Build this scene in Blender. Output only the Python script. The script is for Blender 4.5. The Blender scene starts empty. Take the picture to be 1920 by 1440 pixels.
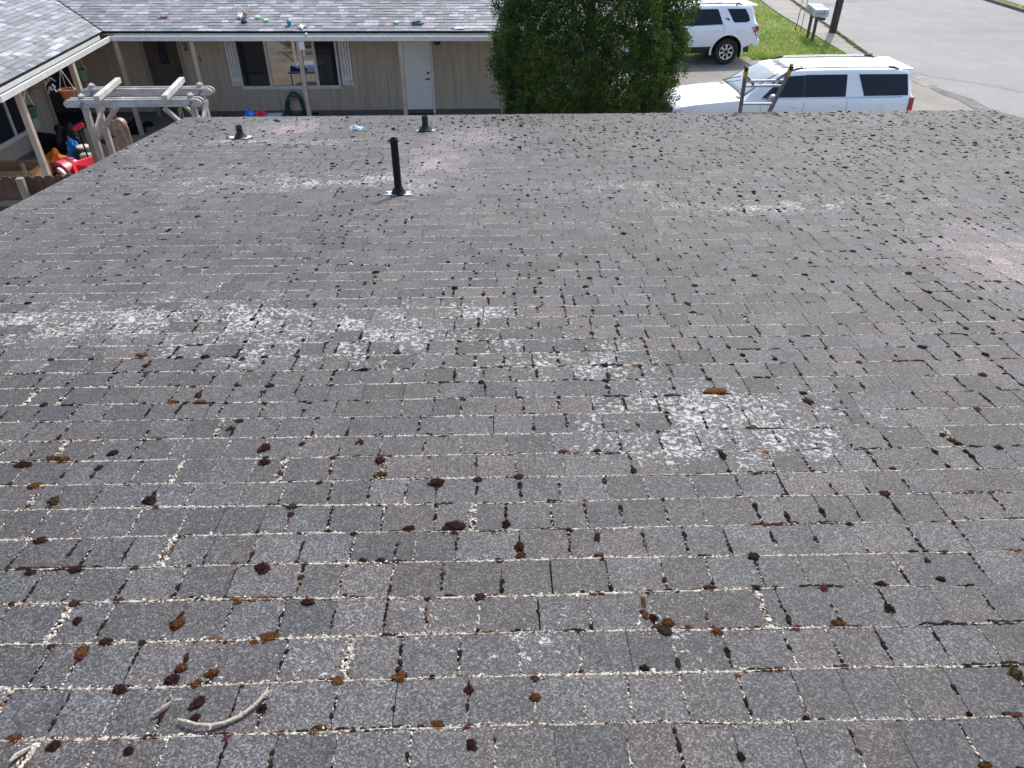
import bpy, bmesh, math, random
import numpy as np
from mathutils import Vector, Matrix

random.seed(7)
RNG = np.random.default_rng(11)
SC = bpy.context.scene
COL = SC.collection
PI = math.pi

# ------------------------------------------------------------------ camera
F_PX, CAM_H = 1386.0, 5.75                 # focal length in photo pixels (1920 wide), eye height
TH, ROLL, YAW = math.radians(35.0), math.radians(-0.2), math.radians(1.2)
_f = np.array([math.sin(YAW)*math.cos(TH), math.cos(YAW)*math.cos(TH), -math.sin(TH)])
_r = np.array([math.cos(YAW), -math.sin(YAW), 0.0])
_u = np.cross(_r, _f)
_R = _r*math.cos(ROLL) + _u*math.sin(ROLL)
_U = -_r*math.sin(ROLL) + _u*math.cos(ROLL)
P0 = np.array([0.0, 0.0, CAM_H])
cd = bpy.data.cameras.new('camera')
cam = bpy.data.objects.new('camera', cd); COL.objects.link(cam)
cd.sensor_fit = 'HORIZONTAL'; cd.sensor_width = 36.0; cd.lens = F_PX/1920.0*36.0
cd.clip_start = 0.05; cd.clip_end = 2000.0
M = Matrix(((_R[0], _U[0], -_f[0], 0.0), (_R[1], _U[1], -_f[1], 0.0), (_R[2], _U[2], -_f[2], CAM_H), (0, 0, 0, 1)))
cam.matrix_world = M
SC.camera = cam

# ------------------------------------------------------------------ light
SUN_AZ, SUN_EL = math.radians(27.0), math.radians(52.0)     # azimuth from +Y towards +X
w = bpy.data.worlds.new('World'); SC.world = w; w.use_nodes = True
nt = w.node_tree; nt.nodes.clear()
sky = nt.nodes.new('ShaderNodeTexSky'); sky.sky_type = 'NISHITA'; sky.sun_disc = False
sky.sun_elevation = SUN_EL; sky.sun_rotation = SUN_AZ
sky.air_density = 1.0; sky.dust_density = 2.5; sky.ozone_density = 1.0
bg = nt.nodes.new('ShaderNodeBackground'); bg.inputs[1].default_value = 0.15
ow = nt.nodes.new('ShaderNodeOutputWorld')
nt.links.new(sky.outputs[0], bg.inputs[0]); nt.links.new(bg.outputs[0], ow.inputs[0])
sd = bpy.data.lights.new('sun', 'SUN'); sd.energy = 2.0; sd.angle = math.radians(0.6); sd.color = (1.0, 0.955, 0.89)
so = bpy.data.objects.new('sun', sd); COL.objects.link(so)
to_sun = Vector((math.sin(SUN_AZ)*math.cos(SUN_EL), math.cos(SUN_AZ)*math.cos(SUN_EL), math.sin(SUN_EL)))
so.rotation_euler = to_sun.to_track_quat('Z', 'Y').to_euler(); so.location = (10, 20, 30)
vs = SC.view_settings
vs.view_transform = 'Standard'; vs.look = 'None'; vs.gamma = 1.0; vs.exposure = 1.0
vs.use_curve_mapping = False
SC.cycles.max_bounces = 6

# ------------------------------------------------------------------ photo pixel -> place on a surface
def ray(x, y): return _f + _R*(x-960)/F_PX - _U*(y-720)/F_PX
def atz(x, y, z=0.0):
    d = ray(x, y); return P0 + d*((z-CAM_H)/d[2])
def aty(x, y, Y):
    d = ray(x, y); return P0 + d*(Y/d[1])
def atx(x, y, X):
    d = ray(x, y); return P0 + d*(X/d[0])
def proj(p):
    d = np.asarray(p, float)-P0; z = d@_f
    return 960+F_PX*(d@_R)/z, 720-F_PX*(d@_U)/z, z

# ------------------------------------------------------------------ materials
def nd(t, typ, **kw):
    n = t.nodes.new(typ)
    for k, v in kw.items(): setattr(n, k, v)
    return n
def base_mat(name):
    m = bpy.data.materials.new(name); m.use_nodes = True
    t = m.node_tree; b = t.nodes['Principled BSDF']
    return m, t, b
def mathn(t, op, a, b=None, clamp=False):
    n = nd(t, 'ShaderNodeMath', operation=op); n.use_clamp = clamp
    for i, v in enumerate((a, b)):
        if v is None: continue
        if isinstance(v, (int, float)): n.inputs[i].default_value = v
        else: t.links.new(v, n.inputs[i])
    return n.outputs[0]
def mixc(t, fac, a, b, mode='MIX'):
    n = nd(t, 'ShaderNodeMix', data_type='RGBA', blend_type=mode)
    for i, v in ((0, fac), (6, a), (7, b)):
        if isinstance(v, (int, float)): n.inputs[i].default_value = v
        elif isinstance(v, tuple): n.inputs[i].default_value = (*v, 1) if len(v) == 3 else v
        else: t.links.new(v, n.inputs[i])
    return n.outputs[2]
def noise(t, vec, scale, detail=4, rough=0.55, dist=0.0):
    n = nd(t, 'ShaderNodeTexNoise'); n.inputs['Scale'].default_value = scale
    n.inputs['Detail'].default_value = detail; n.inputs['Roughness'].default_value = rough
    n.inputs['Distortion'].default_value = dist
    if vec is not None: t.links.new(vec, n.inputs['Vector'])
    return n.outputs[0]
def ramp(t, v, lo, hi, a=0.0, b=1.0):
    n = nd(t, 'ShaderNodeMapRange'); n.clamp = True
    t.links.new(v, n.inputs[0])
    for i, k in enumerate((lo, hi, a, b)): n.inputs[i+1].default_value = k
    return n.outputs[0]
def pos(t, scale=None):
    g = nd(t, 'ShaderNodeNewGeometry').outputs['Position']
    if scale is None: return g
    mp = nd(t, 'ShaderNodeMapping'); mp.inputs['Scale'].default_value = scale
    t.links.new(g, mp.inputs[0]); return mp.outputs[0]
def bump(t, b, h, strength, dist):
    n = nd(t, 'ShaderNodeBump'); n.inputs['Strength'].default_value = strength; n.inputs['Distance'].default_value = dist
    t.links.new(h, n.inputs['Height']); t.links.new(n.outputs[0], b.inputs['Normal'])
MATS = {}
def mat(name, col, rough=0.6, metal=0.0, spec=0.5, var=0.15, vscale=8.0, bs=0.0, bscale=60.0, bdist=0.004, coat=0.0, stretch=None):
    if name in MATS: return MATS[name]
    m, t, b = base_mat(name)
    b.inputs['Roughness'].default_value = rough; b.inputs['Metallic'].default_value = metal
    b.inputs['Specular IOR Level'].default_value = spec; b.inputs['Coat Weight'].default_value = coat
    b.inputs['Coat Roughness'].default_value = 0.05
    p = pos(t, stretch)
    n1 = noise(t, p, vscale, 5)
    lo = tuple(c*(1-var) for c in col); hi = tuple(min(1, c*(1+var)) for c in col)
    c = mixc(t, ramp(t, n1, 0.3, 0.7), lo, hi)
    t.links.new(c, b.inputs['Base Color'])
    if bs: bump(t, b, noise(t, p, bscale, 4), bs, bdist)
    MATS[name] = m
    return m
def tint_mat(name, rough=0.8, spec=0.3, vscale=40.0, var=0.2, bs=0.3, bscale=200.0, bdist=0.003, trans=0.0):
    m, t, b = base_mat(name)
    b.inputs['Roughness'].default_value = rough; b.inputs['Specular IOR Level'].default_value = spec
    a = nd(t, 'ShaderNodeAttribute', attribute_name='tint').outputs['Color']
    n1 = ramp(t, noise(t, pos(t), vscale, 4), 0.3, 0.7, 1-var, 1+var)
    v = nd(t, 'ShaderNodeVectorMath', operation='SCALE'); t.links.new(a, v.inputs[0]); t.links.new(n1, v.inputs['Scale'])
    t.links.new(v.outputs[0], b.inputs['Base Color'])
    if bs: bump(t, b, noise(t, pos(t), bscale, 4), bs, bdist)
    if trans:
        tr = nd(t, 'ShaderNodeBsdfTranslucent'); t.links.new(v.outputs[0], tr.inputs[0])
        mx = nd(t, 'ShaderNodeMixShader'); mx.inputs[0].default_value = trans
        t.links.new(b.outputs[0], mx.inputs[1]); t.links.new(tr.outputs[0], mx.inputs[2])
        t.links.new(mx.outputs[0], t.nodes['Material Output'].inputs[0])
    MATS[name] = m
    return m

# asphalt shingles: the tint attribute carries each tab's own colour, lichen its crust cover
def shingle_mat(name, gran=170.0, gamt=1.1):
    m, t, b = base_mat(name)
    b.inputs['Roughness'].default_value = 0.72; b.inputs['Specular IOR Level'].default_value = 0.42
    p = pos(t)
    tint = nd(t, 'ShaderNodeAttribute', attribute_name='tint').outputs['Color']
    lic = nd(t, 'ShaderNodeAttribute', attribute_name='lichen').outputs['Fac']
    g1 = noise(t, p, gran, 2, 0.7)
    vor = nd(t, 'ShaderNodeTexVoronoi'); vor.inputs['Scale'].default_value = gran*1.5; t.links.new(p, vor.inputs['Vector'])
    sepc = nd(t, 'ShaderNodeSeparateColor'); t.links.new(vor.outputs['Color'], sepc.inputs[0])
    cell = sepc.outputs[0]
    g = mathn(t, 'ADD', mathn(t, 'MULTIPLY', ramp(t, g1, 0.3, 0.7), 0.45), mathn(t, 'MULTIPLY', mathn(t, 'POWER', cell, 3.0), 1.1))
    g = ramp(t, g, 0.0, 1.3, 1-gamt*0.65, 1+gamt*2.2)
    g5 = ramp(t, noise(t, p, 55.0, 3, 0.75), 0.35, 0.7, 0.80, 1.25)
    g = mathn(t, 'MULTIPLY', g, g5)
    blot = ramp(t, noise(t, p, 9.0, 4), 0.3, 0.7, 0.86, 1.12)
    big = ramp(t, noise(t, p, 0.9, 3), 0.3, 0.7, 0.9, 1.1)
    s = mathn(t, 'MULTIPLY', mathn(t, 'MULTIPLY', g, blot), big)
    v = nd(t, 'ShaderNodeVectorMath', operation='SCALE'); t.links.new(tint, v.inputs[0]); t.links.new(s, v.inputs['Scale'])
    n2 = noise(t, p, 48.0, 6, 0.74, 0.6)
    n3 = noise(t, p, 7.0, 3)
    # crust: threshold falls with the cover amount
    th = mathn(t, 'SUBTRACT', 0.70, mathn(t, 'MULTIPLY', lic, 0.235))
    nn = mathn(t, 'ADD', n2, mathn(t, 'MULTIPLY', mathn(t, 'SUBTRACT', n3, 0.5), 0.20))
    k = ramp(t, mathn(t, 'SUBTRACT', nn, th), 0.0, 0.05)
    k = mathn(t, 'MULTIPLY', k, ramp(t, lic, 0.0, 0.08))
    k = mathn(t, 'MULTIPLY', k, 0.84)
    lc = mixc(t, ramp(t, g1, 0.3, 0.7), (0.30, 0.30, 0.295), (0.60, 0.60, 0.585))
    c = mixc(t, k, v.outputs[0], lc)
    t.links.new(c, b.inputs['Base Color'])
    t.links.new(mathn(t, 'ADD', 0.72, mathn(t, 'MULTIPLY', k, 0.2)), b.inputs['Roughness'])
    hh = mathn(t, 'ADD', mathn(t, 'MULTIPLY', cell, 0.5), mathn(t, 'ADD', g1, mathn(t, 'MULTIPLY', k, 0.8)))
    bump(t, b, hh, 0.55, 0.0022)
    MATS[name] = m
    return m
def wood_mat(name, lo, hi, rough=0.75, scale=(25, 25, 2.0), crack=0.5):
    m, t, b = base_mat(name)
    b.inputs['Roughness'].default_value = rough; b.inputs['Specular IOR Level'].default_value = 0.3
    tc = nd(t, 'ShaderNodeNewGeometry').outputs['Position']
    mp = nd(t, 'ShaderNodeMapping'); mp.inputs['Scale'].default_value = scale; t.links.new(tc, mp.inputs[0])
    n1 = noise(t, mp.outputs[0], 1.0, 6, 0.6, 0.5)
    n2 = noise(t, tc, 3.0, 4)
    c = mixc(t, ramp(t, n1, 0.3, 0.7), lo, hi)
    c = mixc(t, ramp(t, n2, 0.35, 0.75, 0.0, crack), c, tuple(x*0.45 for x in lo))
    t.links.new(c, b.inputs['Base Color']); bump(t, b, n1, 0.4, 0.004)
    MATS[name] = m
    return m

# ------------------------------------------------------------------ mesh building
def link(o, parent=None):
    COL.objects.link(o)
    if parent is not None: o.parent = parent
    return o
def tag(o, label=None, cat=None, group=None, kind=None):
    if label: o['label'] = label
    if cat: o['category'] = cat
    if group: o['group'] = group
    if kind: o['kind'] = kind
    return o
LOCAL = set()
def thing(name, loc, label, cat, group=None, rz=0.0, local=False):
    o = bpy.data.objects.new(name, None); COL.objects.link(o)
    o.empty_display_size = 0.2
    o.location = Vector([float(c) for c in loc]); o.rotation_euler = (0, 0, rz)
    tag(o, label, cat, group)
    if local: LOCAL.add(o.name)
    return o
def offset_of(parent):
    r = parent
    while r is not None and r.parent is not None: r = r.parent
    if r is None or r.type != 'EMPTY' or r.name in LOCAL: return np.zeros(3)
    return np.array(r.location)
def raw_mesh(name, V, Fc, m=None, parent=None, smooth=False, local_off=True, attrs=None, link_it=True):
    V = np.asarray(V, float)
    if local_off: V = V - offset_of(parent)
    me = bpy.data.meshes.new(name)
    if isinstance(Fc, np.ndarray):
        n, k = Fc.shape
        me.vertices.add(len(V)); me.vertices.foreach_set('co', V.astype(np.float32).ravel())
        me.loops.add(n*k); me.loops.foreach_set('vertex_index', Fc.astype(np.int32).ravel())
        me.polygons.add(n); me.polygons.foreach_set('loop_start', np.arange(0, n*k, k, dtype=np.int32))
        me.polygons.foreach_set('use_smooth', np.full(n, bool(smooth)))
        me.update(calc_edges=True)
    else:
        me.from_pydata([tuple(v) for v in V], [], [tuple(f) for f in Fc])
        if smooth:
            for p in me.polygons: p.use_smooth = True
    if attrs:
        for k, a in attrs.items():
            a = np.asarray(a, np.float32)
            if a.ndim == 2:
                at = me.attributes.new(k, 'FLOAT_COLOR', 'POINT')
                full = np.ones((len(V), 4), np.float32); full[:, :3] = a[:, :3]
                at.data.foreach_set('color', full.ravel())
            else:
                at = me.attributes.new(k, 'FLOAT', 'POINT'); at.data.foreach_set('value', a)
    if m is not None: me.materials.append(m)
    if not link_it: return me
    return link(bpy.data.objects.new(name, me), parent)
def unit(v):
    v = np.asarray(v, float); return v/(np.linalg.norm(v)+1e-12)
class MB:
    def __init__(s): s.v = []; s.f = []
    def add(s, V, Fc):
        b = len(s.v); s.v += [tuple(map(float, p)) for p in V]; s.f += [tuple(b+i for i in f) for f in Fc]; return s
    def box(s, x0, x1, y0, y1, z0, z1):
        V = [(x, y, z) for z in (z0, z1) for y in (y0, y1) for x in (x0, x1)]
        return s.add(V, [(0, 2, 3, 1), (4, 5, 7, 6), (0, 1, 5, 4), (2, 6, 7, 3), (0, 4, 6, 2), (1, 3, 7, 5)])
    def bar(s, p0, p1, w, h, up=(0, 0, 1)):
        p0 = np.asarray(p0, float); p1 = np.asarray(p1, float)
        d = unit(p1-p0); a = unit(np.cross(d, up)) if abs(np.dot(d, unit(up))) < 0.999 else np.array([1.0, 0, 0]); b = np.cross(a, d)
        V = []
        for p in (p0, p1):
            for i, j in ((-1, -1), (1, -1), (1, 1), (-1, 1)): V.append(p + a*i*w/2 + b*j*h/2)
        return s.add(V, [(0, 1, 2, 3), (7, 6, 5, 4), (0, 4, 5, 1), (1, 5, 6, 2), (2, 6, 7, 3), (3, 7, 4, 0)])
    def tube(s, pts, r, n=8, closed=False):
        pts = [np.asarray(p, float) for p in pts]; k = len(pts)
        rr = r if isinstance(r, (list, tuple, np.ndarray)) else [r]*k
        V = []; up = np.array([0.13, 0.21, 0.97])
        for i, p in enumerate(pts):
            if closed: d = unit(pts[(i+1) % k]-pts[i-1])
            else: d = unit(pts[min(i+1, k-1)]-pts[max(i-1, 0)])
            a = np.cross(d, up)
            if np.linalg.norm(a) < 1e-3: a = np.cross(d, (1, 0, 0))
            a = unit(a); b = np.cross(d, a)
            for j in range(n):
                t = 2*PI*j/n; V.append(p + (a*math.cos(t)+b*math.sin(t))*rr[i])
        Fc = []
        for i in range(k if closed else k-1):
            for j in range(n):
                i2 = (i+1) % k; j2 = (j+1) % n
                Fc.append((i*n+j, i*n+j2, i2*n+j2, i2*n+j))
        if not closed:
            Fc.append(tuple(range(n))[::-1]); Fc.append(tuple((k-1)*n+j for j in range(n)))
        return s.add(V, Fc)
    def lathe(s, prof, c, n=16, axis='z', cap=True):
        V = []
        for r, z in prof:
            for j in range(n):
                t = 2*PI*j/n; x, y = r*math.cos(t), r*math.sin(t)
                q = {'z': (x, y, z), 'y': (x, z, y), 'x': (z, x, y)}[axis]
                V.append((c[0]+q[0], c[1]+q[1], c[2]+q[2]))
        k = len(prof); Fc = [(i*n+j, i*n+(j+1) % n, (i+1)*n+(j+1) % n, (i+1)*n+j) for i in range(k-1) for j in range(n)]
        if cap: Fc += [tuple(range(n))[::-1], tuple((k-1)*n+j for j in range(n))]
        return s.add(V, Fc)
    def prism(s, poly, ax, off, e1, e2, org, depth):
        """polygon in (e1,e2) at org, thickness along ax"""
        e1, e2, ax, org = (np.asarray(q, float) for q in (e1, e2, ax, org)); n = len(poly)
        V = [org + e1*a + e2*b + ax*off for a, b in poly] + [org + e1*a + e2*b + ax*(off+depth) for a, b in poly]
        Fc = [tuple(range(n))[::-1], tuple(range(n, 2*n))] + [(i, (i+1) % n, n+(i+1) % n, n+i) for i in range(n)]
        return s.add(V, Fc)
    def build(s, name, m, parent=None, smooth=False, bevel=0.0, segs=1, fix=True):
        o = raw_mesh(name, s.v, s.f, m, parent, smooth)
        if fix:
            bm = bmesh.new(); bm.from_mesh(o.data); bmesh.ops.recalc_face_normals(bm, faces=bm.faces); bm.to_mesh(o.data); bm.free()
        if bevel:
            md = o.modifiers.new('bevel', 'BEVEL'); md.width = bevel; md.segments = segs; md.limit_method = 'ANGLE'
        if smooth:
            try: o.data.set_sharp_from_angle(angle=math.radians(38))
            except Exception: pass
        return o
_ico = {}
def ico(sub):
    if sub not in _ico:
        bm = bmesh.new(); bmesh.ops.create_icosphere(bm, subdivisions=sub, radius=1.0)
        _ico[sub] = (np.array([v.co[:] for v in bm.verts]), np.array([[v.index for v in f.verts] for f in bm.faces])); bm.free()
    return _ico[sub]
def text_mesh(name, body, size, loc, ex, ey, m, parent, depth=0.006):
    cu = bpy.data.curves.new(name, 'FONT'); cu.body = body; cu.size = size; cu.extrude = depth; cu.align_x = 'CENTER'; cu.align_y = 'CENTER'
    tmp = bpy.data.objects.new('tmp', cu); COL.objects.link(tmp)
    dg = bpy.context.evaluated_depsgraph_get(); me = bpy.data.meshes.new_from_object(tmp.evaluated_get(dg))
    V = np.array([v.co[:] for v in me.vertices]); Fc = [tuple(p.vertices) for p in me.polygons]
    bpy.data.objects.remove(tmp)
    ex = np.asarray(ex, float); ey = np.asarray(ey, float); ez = np.cross(ex, ey)
    W = np.asarray(loc, float) + V[:, :1]*ex + V[:, 1:2]*ey + V[:, 2:3]*ez
    return raw_mesh(name, W, Fc, m, parent)
def copy_tree(o, parent=None):
    c = o.copy(); COL.objects.link(c); c.parent = parent
    for ch in list(o.children): copy_tree(ch, c)
    return c
def scatter(base, P, S, rot, jit, frame, col):
    """many deformed copies of a base mesh as arrays; frame maps local (u,v,w) to the world"""
    bv, bf = base; n, m = len(bv), len(P)
    V = bv[None]*S[:, None, :]
    V = V*(1+RNG.uniform(-jit, jit, (m, n, 1)))
    c, s = np.cos(rot)[:, None], np.sin(rot)[:, None]
    X = V[..., 0]*c - V[..., 1]*s; Y = V[..., 0]*s + V[..., 1]*c
    L = np.stack([X, Y, V[..., 2]], -1) + P[:, None, :]
    Wd = frame(L.reshape(-1, 3))
    Fc = (bf[None] + (np.arange(m)*n)[:, None, None]).reshape(-1, 3)
    C = np.repeat(col[:, None, :], n, 1)*RNG.uniform(0.75, 1.25, (m, n, 1))
    return Wd, Fc, C.reshape(-1, 3)
def merge(parts):
    V = []; Fc = []; C = []; b = 0
    for v, f, c in parts:
        V.append(v); Fc.append(f+b); C.append(c); b += len(v)
    return np.concatenate(V), np.concatenate(Fc), np.concatenate(C)

# ================================================================== NEAR ROOF (the one we stand on)
SL = math.radians(6.6)
RN = np.array([0, math.sin(SL), math.cos(SL)]); RV = np.array([0, math.cos(SL), -math.sin(SL)]); RX = np.array([1.0, 0, 0])
RO = P0 - RN*1.5
def roofw(L):
    L = np.asarray(L, float).reshape(-1, 3)
    return RO + L[:, :1]*RX + L[:, 1:2]*RV + L[:, 2:3]*RN
def uv(x, y):
    d = ray(x, y); p = d*(-1.5/(d@RN)); return float(p[0]), float(p@RV)
EAVE, EXPO, VTOP, UR = 10.15, (10.15-1.11)/65.0, -0.45, 6.55
def u_left(v): return -4.02 + (10.12-v)*0.06
M_SH = shingle_mat('weathered_shingle')
M_DECK = mat('roof_felt', (0.018, 0.017, 0.017), 0.9, var=0.3, vscale=30, bs=0.3)
M_WHITE = mat('white_trim_paint', (0.62, 0.61, 0.58), 0.45, var=0.1, vscale=5)
M_FASC = mat('brown_fascia_paint', (0.16, 0.12, 0.09), 0.6, var=0.2)
M_TAN = mat('tan_wall_paint', (0.30, 0.25, 0.20), 0.75, var=0.1, vscale=3, bs=0.2, bscale=90)

house_near = thing('near_house', (1.2, 4.0, 0), 'low house in the foreground under a mossy grey shingle roof', 'house')
# deck, two slopes
rv0 = roofw([[u_left(VTOP), VTOP, 0], [UR, VTOP, 0], [UR, EAVE, 0], [u_left(EAVE), EAVE, 0]])
m = MB()
V = np.concatenate([rv0 - RN*0.004, rv0 - RN*0.05]); m.add(V, [(0, 1, 2, 3), (7, 6, 5, 4), (0, 4, 5, 1), (1, 5, 6, 2), (2, 6, 7, 3), (3, 7, 4, 0)])
roof_near = m.build('roof', M_DECK, house_near)
ridge = rv0[:2]
m = MB(); bl = ridge[0]+np.array([0.3, -7, -0.9]); br = ridge[1]+np.array([0, -7, -0.9])
m.add([ridge[0], ridge[1], br, bl] + [q-np.array([0, 0, 0.05]) for q in (ridge[0], ridge[1], br, bl)], [(0, 1, 2, 3), (7, 6, 5, 4), (0, 4, 5, 1), (1, 5, 6, 2), (2, 6, 7, 3), (3, 7, 4, 0)])
m.build('back_roof_slope', mat('plain_grey_shingle', (0.09, 0.088, 0.088), 0.8, var=0.3, vscale=60), house_near)
m = MB()
wl, wr_, wb, wf = -3.2, UR-0.4, -6.5, 9.55
zt = 2.85
m.box(wl, wr_, wf-0.12, wf, 0, zt); m.box(wl, wr_, wb, wb+0.12, 0, zt)
m.box(wl, wl+0.12, wb+0.12, wf-0.12, 0, zt); m.box(wr_-0.12, wr_, wb+0.12, wf-0.12, 0, zt)
m.build('wall', M_TAN, house_near)
e0, e1 = rv0[3], rv0[2]
m = MB(); m.bar(e0+np.array([0, -0.03, -0.14]), e1+np.array([0, -0.03, -0.14]), 0.03, 0.16); m.build('fascia', M_FASC, house_near)
m = MB()
gy0, gy1, gz = EAVE*math.cos(SL)+RO[1]*1+0.005, 0, 0
g0 = e0+np.array([0.05, 0.004, -0.035]); g1 = e1+np.array([-0.02, 0.004, -0.035])
prof = [(0, 0), (0, -0.09), (0.08, -0.09), (0.10, 0.012), (0.088, 0.012), (0.07, -0.08), (0.006, -0.08), (0.006, 0)]
m.prism(prof, (1, 0, 0), 0, (0, 1, 0), (0, 0, 1), g0, float(g1[0]-g0[0]))
m.build('gutter', mat('dark_gutter_metal', (0.05, 0.045, 0.045), 0.5, var=0.3), house_near)
m = MB()
for a, b_ in ((rv0[0], rv0[3]), (rv0[1], rv0[2])):
    sx = -1 if a[0] < 0 else 1
    o_ = np.array([sx*0.014, 0, -0.10]); m.bar(a+o_, b_+o_, 0.025, 0.17)
m.build('rake_board', M_FASC, house_near)

# ---- tabs
LICH = [(-1.9, 3.5, 1.0, .32, .82), (-.6, 3.35, .7, .35, .78), (-1.0, 3.1, .8, .2, .7), (.35, 2.95, .45, .28, .8), (.8, 2.45, .6, .28, .88), (.2, 2.6, .3, .25, .6), (-1.6, 6.5, 1.3, .35, .78), (1.0, 6.2, 1.0, .25, .7), (2.2, 5.55, 1.3, .22, .75), (-2.4, 8.4, .8, .18, .85), (-.5, 4.6, .5, .2, .25), (-1.9, 5.2, .8, .25, .25),
        (-2.55, 3.45, 0.55, 0.16, .95), (-1.95, 3.60, 0.35, 0.16, 1.0), (-1.55, 3.35, .5, .22, .9), (-1.3, 3.55, .4, .15, .9), (-0.75, 3.45, .5, .22, .8), (-0.25, 3.55, .35, .16, .9),
        (-1.0, 3.05, .4, .12, .7), (-0.4, 3.0, .3, .15, .6), (0.12, 3.18, .25, .16, .8), (0.05, 2.93, .2, .13, .7), (0.45, 2.88, .28, .16, .85), (0.35, 2.6, .2, .14, .8), (0.65, 2.62, .25, .14, .8),
        (0.75, 2.42, .3, .14, 1.0), (0.98, 2.34, .25, .13, 1.0), (1.18, 2.3, .2, .1, 1.0), (0.6, 2.25, .25, .1, .9), (1.05, 2.2, .3, .09, .9), (.95, 2.5, .3, .1, .8),
        (-2.55, 6.6, .35, .2, .8), (-1.9, 6.75, .3, .14, .7), (-1.6, 6.45, .5, .16, 1.0), (-1.05, 6.7, .35, .15, .9), (-0.7, 6.35, .25, .25, .8), (-2.2, 6.2, .5, .12, .7), (-.2, 6.2, .5, .15, .5),
        (0.6, 6.35, .4, .12, .7), (1.1, 6.2, .3, .12, .6), (1.35, 5.5, .3, .14, .9), (1.75, 5.45, .25, .12, .9), (2.1, 5.42, .25, .12, .7), (2.6, 5.78, .25, .1, .8), (3.1, 5.78, .3, .08, 1.0), (3.45, 5.75, .12, .06, 1.0), (2.0, 5.9, .5, .1, .6),
        (-2.8, 8.45, .35, .12, 1.0), (-2.2, 8.4, .35, .12, .9), (-1.75, 8.35, .3, .1, .7), (-3.1, 7.9, .3, .1, .6),
        (-0.35, 1.45, .5, .14, .42), (0.05, 1.38, .4, .14, .5), (-.75, 1.28, .3, .1, .45), (.42, 1.35, .18, .09, .75), (-1.2, 1.9, .35, .2, .45), (-.55, 1.62, .4, .1, .35), (0, 1.6, .3, .1, .4)]
WORN_SHEEN_TONE = [(-2.45, 9.3, .35, .55, 2.6), (-2.9, 8.7, .3, .35, 1.4), (-0.62, 7.3, .28, .7, 2.3), (-.25, 8.6, .35, .6, 1.9), (-.55, 6.4, .35, .4, 1.3), (3.15, 4.15, .4, .6, 2.4), (3.7, 3.7, .5, .5, 1.5), (3.5, 4.9, .6, .5, 1.35), (0.35, 9.7, .6, .3, .72), (-1.6, 1.9, .7, .6, .92), (5.5, 8.5, 1.2, .8, .85), (-3, 6.5, 1.0, 1.5, 1.12)]  # tint multipliers: worn streaks, sheen put into the colour, darker zones
def field(L, u, v):
    s = 0.0
    for (a, b, su, sv, k) in L:
        q = ((u-a)/su)**2 + ((v-b)/sv)**2
        if q < 9: s = max(s, k*math.exp(-q*0.5))
    return s
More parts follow.
